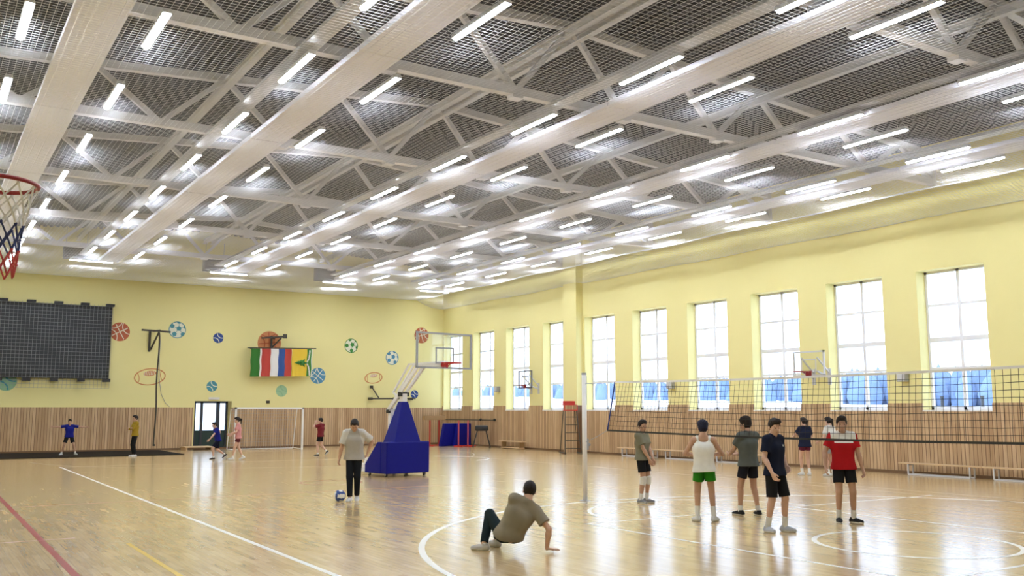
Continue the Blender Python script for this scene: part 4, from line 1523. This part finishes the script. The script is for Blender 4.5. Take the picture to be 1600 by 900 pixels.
        t1 = t0 + unit(d * 0.75 + wd * 0.55 + nrm * 0.35) * 0.042
        t2 = t1 + unit(d * 0.95 + wd * 0.15 + nrm * 0.4) * 0.032
        B.cap(t0, t1, 0.015, 0.0115, k=0.01)
        B.cap(t1, t2, 0.0105, 0.0085, k=0.005)
    hp = lambda a, b, c: hc + Rh @ V3(a, b, c)
    B.ell(hp(0, -0.010, 0.028), Rh, V3(0.076, 0.096, 0.096), k=0.02)
    B.ell(hp(0, 0.030, -0.040), Rh, V3(0.058, 0.066, 0.074), k=0.03)
    B.ell(hp(0, 0.070, -0.096), Rh, V3(0.024, 0.020, 0.020), k=0.025)
    B.cap(hp(-0.036, 0.076, 0.026), hp(0.036, 0.076, 0.026), 0.013, k=0.015)
    B.cap(hp(0, 0.088, 0.008), hp(0, 0.112, -0.030), 0.008, 0.0135, k=0.012)
    B.cap(hp(-0.018, 0.086, -0.066), hp(0.018, 0.086, -0.066), 0.0095, k=0.01)
    for q in (1, -1):
        B.cap(hp(q * 0.040, 0.060, -0.022), hp(q * 0.03, 0.066, -0.03), 0.022, k=0.02)
        B.ell(hp(q * 0.078, -0.008, -0.008), Rh @ rot(2, q * 18), V3(0.012, 0.020, 0.032), k=0.008)
        B.ell(hp(q * 0.031, 0.100, 0.004), Rh, V3(0.016, 0.013, 0.009), op='sub')
    if 'ground' in pose:
        B.plane(V3(0, 0, 0.003), V3(0, 0, -1))
    body = field_object('body', B, SKIN[skin], root, s)
    # ---- face details
    m = MB()
    for q in (1, -1):
        m.sphere(hp(q * 0.031, 0.0830, 0.004) * s, 0.0085 * s, 0, 12, 8)
    m.build('eyes', EYEM, root, smooth=True)
    m = MB()
    for q in (1, -1):
        pts = [hp(q * (0.014 + 0.036 * t), 0.090 - 0.012 * t, 0.026 + 0.006 * math.sin(math.pi * t)) * s for t in (0, 0.33, 0.66, 1)]
        m.tube(pts, 0.0034 * s, 6)
    m.build('eyebrows', HAIRM, root, smooth=True)
    m = MB().tube([hp(t * 0.022, 0.0945 - 0.010 * t * t, -0.066 + 0.003 * t * t) * s for t in (-1, -0.5, 0, 0.5, 1)], 0.0045 * s, 6)
    m.build('mouth', MOUTHM, root, smooth=True)
    # ---- hair
    Hh = Field(hc - 0.24, hc + 0.24, min(vox, 0.008))
    cutn = unit(V3(0, 0.80, -0.60))
    Hh.ell(hp(0, -0.012, 0.028), Rh, V3(0.087, 0.110, 0.110), noise=0.0022, cut=[(cutn, 0.046)])
    if hair in ('short', 'pony', 'quiff'):
        Hh.ell(hp(0, 0.032, 0.098), Rh, V3(0.070, 0.076, 0.042), k=0.02, noise=0.003)
    if hair == 'quiff':
        Hh.ell(hp(0, 0.062, 0.105), Rh, V3(0.062, 0.046, 0.038), k=0.02, noise=0.004)
    if hair == 'bushy':
        Hh.ell(hp(0, -0.01, 0.085), Rh, V3(0.098, 0.108, 0.075), k=0.02, noise=0.005)
    if hair == 'pony':
        Hh.cap(hp(0, -0.10, 0.06), hp(0, -0.16, 0.02), 0.03, 0.036, k=0.02)
        Hh.cap(hp(0, -0.155, 0.02), hp(0.01, -0.135, -0.17), 0.036, 0.014, k=0.03)
    field_object('hair', Hh, hair_mat or HAIRM, root, s)
    # ---- shirt
    top = wear['top']
    kind = top.get('kind', 'tee')
    T = Field(lo, hi, vox)
    hem = top.get('hem', -0.075)
    gi = top.get('ease', 0.014)
    hw = top.get('hemw', 0.072)
    T.cap(pel + Rp @ V3(-hw, 0, hem), pel + Rp @ V3(hw, 0, hem), 0.110 * fat + gi * 1.2, k=0.03, flat=Rp[:, 1], fs=0.95)
    for q in (1, -1):
        T.cap(pel + Rp @ V3(q * hw, 0, hem), pel + Rc @ V3(q * 0.056, 0, 0.22), 0.108 * fat + gi * 1.2, 0.098 * fat + gi, k=0.05, flat=fr3, fs=0.92)
        T.cap(pel + Rc @ V3(q * 0.056, 0, 0.2), chest + rt3 * q * 0.068, 0.098 * fat + gi, 0.103 * fat + gi, k=0.05, flat=fr3, fs=0.93)
    T.cap(chest - rt3 * 0.068, chest + rt3 * 0.068, 0.104 * fat + gi, k=0.06, flat=fr3, fs=0.95)
    if kind == 'tank':
        for q in (1, -1):
            T.cap(chest + Rc @ V3(q * 0.085, 0, 0.06), pel + Rc @ V3(q * 0.105, -0.01, 0.475), 0.070, 0.056, k=0.03, flat=rt3, fs=0.72)
        for q in (1, -1):
            T.cap(sh[q] + rt3 * q * 0.055 - up3 * 0.08, sh[q] + rt3 * q * 0.06 + up3 * 0.1, 0.072, op='sub')
        T.cap(nb + up3 * 0.02 + fr3 * 0.09, nb + up3 * 0.1 + fr3 * 0.1, 0.075, op='sub')
    else:
        T.cap(sh[1] - rt3 * 0.012, sh[-1] + rt3 * 0.012, 0.054 + gi * 0.9, k=0.05)
        for q in (1, -1):
            T.cap(nb + up3 * 0.012, sh[q] * 0.7 + nb * 0.3 + up3 * 0.012, 0.048 + gi * 0.3, 0.040 + gi * 0.5, k=0.04)
            sl = top.get('sleeve', 0.66)
            e = sh[q] + (el[q] - sh[q]) * sl
            ud = unit(el[q] - sh[q])
            if sl > 1:
                T.cap(sh[q], el[q], 0.056 + gi * 0.7, 0.048, k=0.04)
                e = el[q] + (wr[q] - el[q]) * (sl - 1)
                T.cap(el[q], e, 0.048, 0.038, k=0.02, clip=(e, unit(wr[q] - el[q])))
            else:
                T.cap(sh[q], e, 0.054 + gi * 0.8, 0.050 + gi * 1.6, k=0.045, clip=(e, ud))
    T.cap(nb + up3 * 0.026 + fr3 * 0.012, nb + up3 * 0.16 + fr3 * 0.05, 0.062, 0.075, op='sub')
    if top.get('vneck'):
        T.cap(nb + up3 * 0.02 + fr3 * 0.09, nb - up3 * 0.035 + fr3 * 0.115, 0.04, 0.006, op='sub')
    T.plane(pel + Rp @ V3(0, 0, hem), -Rp[:, 2])
    mats, pick = [cloth(*top['mat'])], None
    if 'yoke' in top:
        mats.append(cloth(*top['yoke']))
        zc = top.get('yokez', 0.36)
        def pick(c):
            rel = (c - pel) @ Rc
            return ((rel[:, 2] > zc) & (np.abs(rel[:, 0]) < top.get('yokew', 0.3))) | ((rel[:, 2] > zc - 0.045) & (rel[:, 2] < zc - 0.02) & (np.abs(rel[:, 0]) < 0.15)) if top.get('stripe') else (rel[:, 2] > zc) & (np.abs(rel[:, 0]) < top.get('yokew', 0.3))
    if 'sleevemat' in top:
        mats.append(cloth(*top['sleevemat']))
        def pick(c):
            rel = (c - pel) @ Rc
            return np.abs(rel[:, 0]) - (0.445 - rel[:, 2]) * 0.35 > 0.115
    tee = field_object(top.get('name', 't_shirt'), T, mats, root, s, pick)
    if 'logo' in top:
        m = MB()
        a = chest + Rc @ V3(-0.075, 0.0, 0.055)
        fy = 0.104 * fat + gi + 0.002
        for dx in (-1, 1):
            m.bar((a + Rc @ V3(0, fy * 0.97, -0.018)) * s, (a + Rc @ V3(dx * 0.016, fy * 0.97, 0.012)) * s, 0.006 * s, 0.008 * s)
        m.build('chest_mark', M['f_white'], tee)
    # ---- shorts / trousers
    bt = wear['bottom']
    L = Field(lo, hi, vox)
    wc = (pel + Rp @ V3(0, 0, bt.get('waist', 0.11)), Rp[:, 2])
    L.cap(pel - Rp[:, 0] * 0.055, pel + Rp[:, 0] * 0.055, 0.108 * fat, k=0.03, flat=Rp[:, 1], fs=0.93, clip=wc)
    L.cap(pel + Rp @ V3(-0.05, 0, 0.06), pel + Rp @ V3(0.05, 0, 0.06), 0.098 * fat, k=0.03, flat=Rp[:, 1], fs=0.92, clip=wc)
    for q in (1, -1):
        ln = bt.get('len', 0.62)
        if bt['kind'] == 'shorts':
            e = hips[q] + (kn[q] - hips[q]) * ln
            L.cap(hips[q], e, 0.092 * fat, bt.get('flare', 0.088), k=0.02, clip=(e, unit(kn[q] - hips[q])))
        else:
            L.cap(hips[q], kn[q], 0.090 * fat, 0.070, k=0.025)
            e = an[q] * 0.95 + kn[q] * 0.05
            L.cap(kn[q], e, 0.070, 0.054, k=0.02, clip=(e, unit(an[q] - kn[q])))
    if 'ground' in pose:
        L.plane(V3(0, 0, 0.004), V3(0, 0, -1))
    field_object('shorts' if bt['kind'] == 'shorts' else 'trousers', L, cloth(*bt['mat']), root, s)
    # ---- socks, knee pads, shoes
    for q, nm in ((1, 'R'), (-1, 'L')):
        tz = g('toe' + nm, (q * 14, 0))
        Rf = rot(2, -tz[0]) @ rot(0, tz[1])
        td, fd = Rf @ V3(0, 1, 0), Rf @ V3(0, 0, -1)
        if 'sock' in wear:
            K = Field(an[q] - 0.3, an[q] + 0.3, vox)
            h0 = wear.get('sockh', 0.3)
            b = an[q] + (kn[q] - an[q]) * h0
            K.cap(an[q] + fd * 0.02, b, 0.041, 0.044 + 0.03 * max(0, h0 - 0.25), k=0.0, clip=(b, unit(kn[q] - an[q])))
            field_object('sock', K, cloth(*wear['sock']), root, s)
        if 'pad' in wear:
            K = Field(kn[q] - 0.25, kn[q] + 0.25, vox)
            a, b = kn[q] + (hips[q] - kn[q]) * 0.05, kn[q] + (an[q] - kn[q]) * 0.27
            K.cap(a, b, 0.067, 0.062, k=0.0, clip=(b, unit(an[q] - kn[q])))
            field_object('knee_pad', K, cloth(*wear['pad']), root, s)
        Z = Field(an[q] - 0.32, an[q] + 0.32, min(vox, 0.008))
        A = an[q]
        Z.cap(A + fd * 0.045 - td * 0.045, A + fd * 0.052 + td * 0.06, 0.042, 0.045, k=0.02)
        Z.cap(A + fd * 0.050 + td * 0.05, A + fd * 0.058 + td * 0.150, 0.046, 0.034, k=0.03)
        Z.cap(A + fd * 0.035 - td * 0.015, A - fd * 0.010 - td * 0.015, 0.042, 0.043, k=0.02, clip=(A - fd * 0.012, -fd))
        Z.plane(A + fd * 0.083, fd)
        sh_m = [cloth(*wear['shoe']), cloth(*wear.get('sole', ('white_sole', (0.72, 0.72, 0.70))))]
        pick = lambda c, A=A, fd=fd: ((c - A) @ fd > 0.060)
        field_object('shoe', Z, sh_m, root, s, pick)
    return root

WHITE = ('white_fabric', (0.72, 0.71, 0.68))
BLACK = ('black_fabric', (0.012, 0.012, 0.014))
WSHOE = ('white_trainer', (0.62, 0.62, 0.62))
BSHOE = ('black_trainer', (0.02, 0.02, 0.022))
GSHOE = ('grey_trainer', (0.20, 0.20, 0.21))

# players by the net -------------------------------------------------------
person('person in olive grey shirt, black shorts and white knee pads standing near the net post', 12.07, 14.14, 62, 1.62,
       dict(wrR=(0.07, 0.24, 0.84), wrL=(-0.05, 0.25, 0.83), head=(-28, 4, 0), hdR=(-0.1, 0.2, -1), hdL=(0.1, 0.2, -1), anR=(0.085, -0.02, 0.085), anL=(-0.085, 0.03, 0.085)),
       dict(top=dict(mat=('olive_grey_jersey', (0.20, 0.19, 0.13)), hem=-0.06), bottom=dict(kind='shorts', mat=BLACK, len=0.66), sock=WHITE, pad=('white_pad', (0.7, 0.68, 0.62)), shoe=GSHOE), 'tan', 'short', 0.007)
person('person seen from behind in white vest and green shorts under the net', 10.95, 11.30, 184, 1.635,
       dict(wrR=(0.15, 0.22, 1.13), wrL=(-0.15, 0.24, 1.13), elR=(1, -0.5, -0.6), elL=(-1, -0.5, -0.6), hdR=(-0.6, 0.7, 0.2), hdL=(0.6, 0.7, 0.2), head=(0, 8, 0),
            anR=(0.15, 0.0, 0.085), anL=(-0.13, 0.0, 0.085), toeR=(30, 0), toeL=(-25, 0), hipside=-3),
       dict(top=dict(kind='tank', name='vest', mat=('white_vest', (0.80, 0.79, 0.75)), hem=-0.10), bottom=dict(kind='shorts', mat=('bright_green_shorts', (0.025, 0.20, 0.012)), len=0.55, flare=0.098), sock=WHITE, sockh=0.42, shoe=WSHOE), 'tan', 'bushy', 0.007, NAVYHAIR)
person('person in dark grey shirt and black shorts turned away, hands held forward', 12.17, 11.48, -142, 1.69,
       dict(wrR=(0.06, 0.36, 1.06), wrL=(-0.12, 0.38, 1.05), elR=(0.6, -0.4, -1), elL=(-0.6, -0.4, -1), hdR=(-0.5, 0.8, 0.05), hdL=(0.4, 0.8, 0.05), pnR=(-0.5, 0, 0.8), pnL=(0.5, 0, 0.8), head=(18, 8, 0),
            anR=(0.15, -0.05, 0.085), anL=(-0.13, 0.10, 0.085), knL=(-0.2, 1, 0)),
       dict(top=dict(mat=('dark_grey_jersey', (0.105, 0.115, 0.105)), hem=-0.085), bottom=dict(kind='shorts', mat=('black_blue_shorts', (0.013, 0.013, 0.02)), len=0.62), sock=WHITE, sockh=0.22, shoe=BSHOE), 'tan', 'bushy', 0.007)
person('person in navy t-shirt and long black shorts, nearest of the volleyball players', 10.92, 9.78, 52, 1.70,
       dict(wrR=(0.24, 0.14, 0.90), wrL=(-0.27, 0.02, 0.98), elR=(0.6, -1, -0.1), elL=(-0.8, -0.9, -0.1), head=(-22, 16, 0), twist=4,
            anR=(0.14, -0.06, 0.085), anL=(-0.12, 0.06, 0.085), toeR=(16, 0), toeL=(-14, 0)),
       dict(top=dict(mat=('navy_jersey', (0.010, 0.013, 0.030)), vneck=True, logo=True, hem=-0.10), bottom=dict(kind='shorts', mat=BLACK, len=0.93, flare=0.085), sock=WHITE, sockh=0.36, shoe=('blue_white_trainer', (0.42, 0.44, 0.50))), 'light', 'quiff', 0.0065)
person('smiling person in red shirt with white yoke and black shorts facing the viewer', 12.72, 9.95, 14, 1.72,
       dict(wrR=(0.31, 0.10, 0.90), wrL=(-0.29, 0.05, 0.87), elR=(0.9, -0.8, -0.1), head=(-8, 6, 0), anR=(0.11, 0, 0.085), anL=(-0.12, 0.02, 0.085), toeR=(10, 0), toeL=(-40, 0)),
       dict(top=dict(mat=('red_jersey', (0.40, 0.010, 0.014)), yoke=WHITE, yokez=0.385, yokew=0.2, stripe=True, hem=-0.09), bottom=dict(kind='shorts', mat=BLACK, len=0.66), sock=WHITE, sockh=0.32, shoe=BSHOE), 'tan', 'quiff', 0.0065)
person('person with ponytail in navy top and maroon shorts beyond the net', 20.9, 17.6, -150, 1.60,
       dict(wrL=(-0.12, 0.46, 1.14), elL=(-0.5, 0, -1), wrR=(0.2, 0.2, 0.95), head=(10, 4, 0), anR=(0.09, -0.05, 0.085), anL=(-0.09, 0.06, 0.085), shoulder=0.155),
       dict(top=dict(mat=('navy_top', (0.014, 0.018, 0.045)), hem=-0.1), bottom=dict(kind='shorts', mat=('maroon_shorts', (0.12, 0.02, 0.045)), len=0.42), sock=WHITE, shoe=WSHOE), 'light', 'pony', 0.010)
person('dark haired person in white top half hidden behind the person in red', 21.2, 17.0, -125, 1.62,
       dict(wrL=(-0.2, 0.25, 1.0), wrR=(0.22, 0.2, 1.0), head=(-10, 10, 0), shoulder=0.155),
       dict(top=dict(mat=WHITE, hem=-0.1), bottom=dict(kind='shorts', mat=('pale_grey_shorts', (0.35, 0.36, 0.40)), len=0.6), sock=WHITE, shoe=WSHOE), 'light', 'pony', 0.010)

# on the left court ---------------------------------------------------------
person('person in grey shirt with pale sleeves and black trousers stepping towards a ball', 7.48, 17.54, -6, 1.68,
       dict(lean=10, wrR=(0.31, 0.08, 0.83), wrL=(-0.27, -0.06, 0.98), elR=(1, -0.6, 0), elL=(-1, -0.6, 0), head=(6, 40, 0), anR=(0.06, 0.12, 0.085), anL=(-0.06, -0.08, 0.10), toeL=(-8, -14), knL=(-0.05, 1, 0), curl=(30, 45)),
       dict(top=dict(mat=('heather_grey_jersey', (0.40, 0.38, 0.355)), sleevemat=('pale_grey_sleeve', (0.55, 0.53, 0.50)), sleeve=0.8, hem=-0.10, ease=0.022), bottom=dict(kind='trousers', mat=('black_trousers', (0.010, 0.012, 0.016))), shoe=WSHOE), 'tan', 'short', 0.0075)
person('person seen from behind in beige grey shirt sitting low on one hand and feet', 6.62, 10.25, 180, 1.70,
       dict(pel=(-0.10, 0.0, 0.215), up=(0.27, -0.02, 0.48), right=(1, 0.05, -0.35), pup=(0.15, -0.25, 0.5), pright=(1, 0.3, 0), head=(8, 22, 8), ground=1,
            wrR=(0.40, -0.06, 0.05), elR=(0.7, -0.5, 0.1), hdR=(1, -0.05, -0.06), pnR=(0, 0, -1), curlR=(2, 6), curlL=(20, 30),
            wrL=(-0.10, 0.34, 0.36), elL=(0.2, 0.3, -1), hdL=(-0.4, 0.8, -0.2), pnL=(0, 0, -1),
            anL=(-0.43, 0.10, 0.085), knL=(0.25, 0.5, 1), toeL=(-78, 0), anR=(-0.28, 0.42, 0.085), knR=(0.3, 0.5, 1), toeR=(-60, 0)),
       dict(top=dict(mat=('beige_grey_jersey', (0.255, 0.225, 0.175)), hem=-0.02, ease=0.02), bottom=dict(kind='trousers', waist=0.09, mat=('dark_teal_black_trousers', (0.012, 0.022, 0.026))), shoe=('white_high_trainer', (0.55, 0.53, 0.52))), 'light', 'short', 0.0065)

# small figures by the end wall -----------------------------------------------
person('child in blue shirt and black shorts standing with arms and legs spread on the mat', 5.25, 40.6, 0, 1.44,
       dict(pel=(0, 0, 0.915), wrR=(0.72, 0.06, 1.33), wrL=(-0.72, 0.06, 1.31), elR=(0, -0.3, -1), elL=(0, -0.3, -1), anR=(0.30, 0, 0.085), anL=(-0.30, 0, 0.085), head=(-10, 0, 0), toeR=(30, 0), toeL=(-30, 0)),
       dict(top=dict(mat=('royal_blue_jersey', (0.012, 0.016, 0.20)), sleeve=0.75), bottom=dict(kind='shorts', mat=BLACK, len=0.75), sock=WHITE, sockh=0.2, shoe=WSHOE), 'tan', 'short', 0.011, None, 0.031)
person('person in mustard yellow sweatshirt with folded arms standing at the mat edge', 7.28, 38.4, -72, 1.60,
       dict(wrR=(-0.10, 0.22, 1.19), wrL=(0.10, 0.25, 1.15), elR=(0.8, 0.3, -1), elL=(-0.8, 0.3, -1), hdR=(-1, 0.1, 0), hdL=(1, 0.1, 0.1), pnR=(0, -1, 0), pnL=(0, -1, 0), head=(0, 4, 0)),
       dict(top=dict(name='sweatshirt', mat=('mustard_sweatshirt', (0.33, 0.22, 0.025)), sleeve=1.85, hem=-0.08), bottom=dict(kind='trousers', mat=BLACK), shoe=WSHOE), 'tan', 'short', 0.011)
person('child in blue shirt running left past the exit door', 9.45, 34.7, -72, 1.44,
       dict(pel=(0, 0, 0.88), lean=16, wrR=(0.22, -0.12, 1.0), wrL=(-0.25, 0.48, 0.86), elR=(0.4, -1, 0), elL=(-0.3, -1, -0.3), head=(0, 10, 0), anR=(0.08, -0.36, 0.20), anL=(-0.08, 0.20, 0.085), toeR=(5, -35), toeL=(-5, 0)),
       dict(top=dict(mat=('royal_blue_jersey', (0.012, 0.016, 0.20))), bottom=dict(kind='shorts', mat=('navy_shorts', (0.010, 0.012, 0.03)), len=0.85), sock=WHITE, sockh=0.2, shoe=BSHOE), 'light', 'short', 0.011)
person('person in pink shirt and dark red shorts walking left before the goal post', 9.98, 34.0, -82, 1.55,
       dict(lean=4, wrR=(0.16, 0.26, 1.0), wrL=(-0.16, 0.36, 1.05), elR=(0.4, -1, -0.2), elL=(-0.4, -1, -0.2), head=(0, 6, 0), anR=(0.07, -0.22, 0.12), anL=(-0.07, 0.22, 0.085), toeR=(5, -18), toeL=(-5, 0), shoulder=0.155),
       dict(top=dict(mat=('pink_jersey', (0.60, 0.27, 0.27)), hem=-0.09), bottom=dict(kind='shorts', mat=('dark_red_shorts', (0.10, 0.02, 0.025)), len=0.5), sock=WHITE, sockh=0.2, shoe=WSHOE), 'light', 'pony', 0.011)
person('person in maroon shirt and black shorts jogging away with hands at the face', 13.45, 34.9, -120, 1.50,
       dict(lean=-3, wrR=(0.10, 0.20, 1.50), wrL=(-0.10, 0.22, 1.50), elR=(0.7, 0.4, -0.8), elL=(-0.7, 0.4, -0.8), hdR=(-0.4, 0.2, 1), hdL=(0.4, 0.2, 1), head=(0, 8, 0), anR=(0.08, -0.30, 0.22), anL=(-0.07, 0.08, 0.085), toeR=(5, -40), toeL=(-5, 0), shoulder=0.155),
       dict(top=dict(mat=('maroon_jersey', (0.17, 0.020, 0.025)), hem=-0.07), bottom=dict(kind='shorts', mat=BLACK, len=0.6), sock=WHITE, sockh=0.2, shoe=BSHOE), 'light', 'short', 0.011)
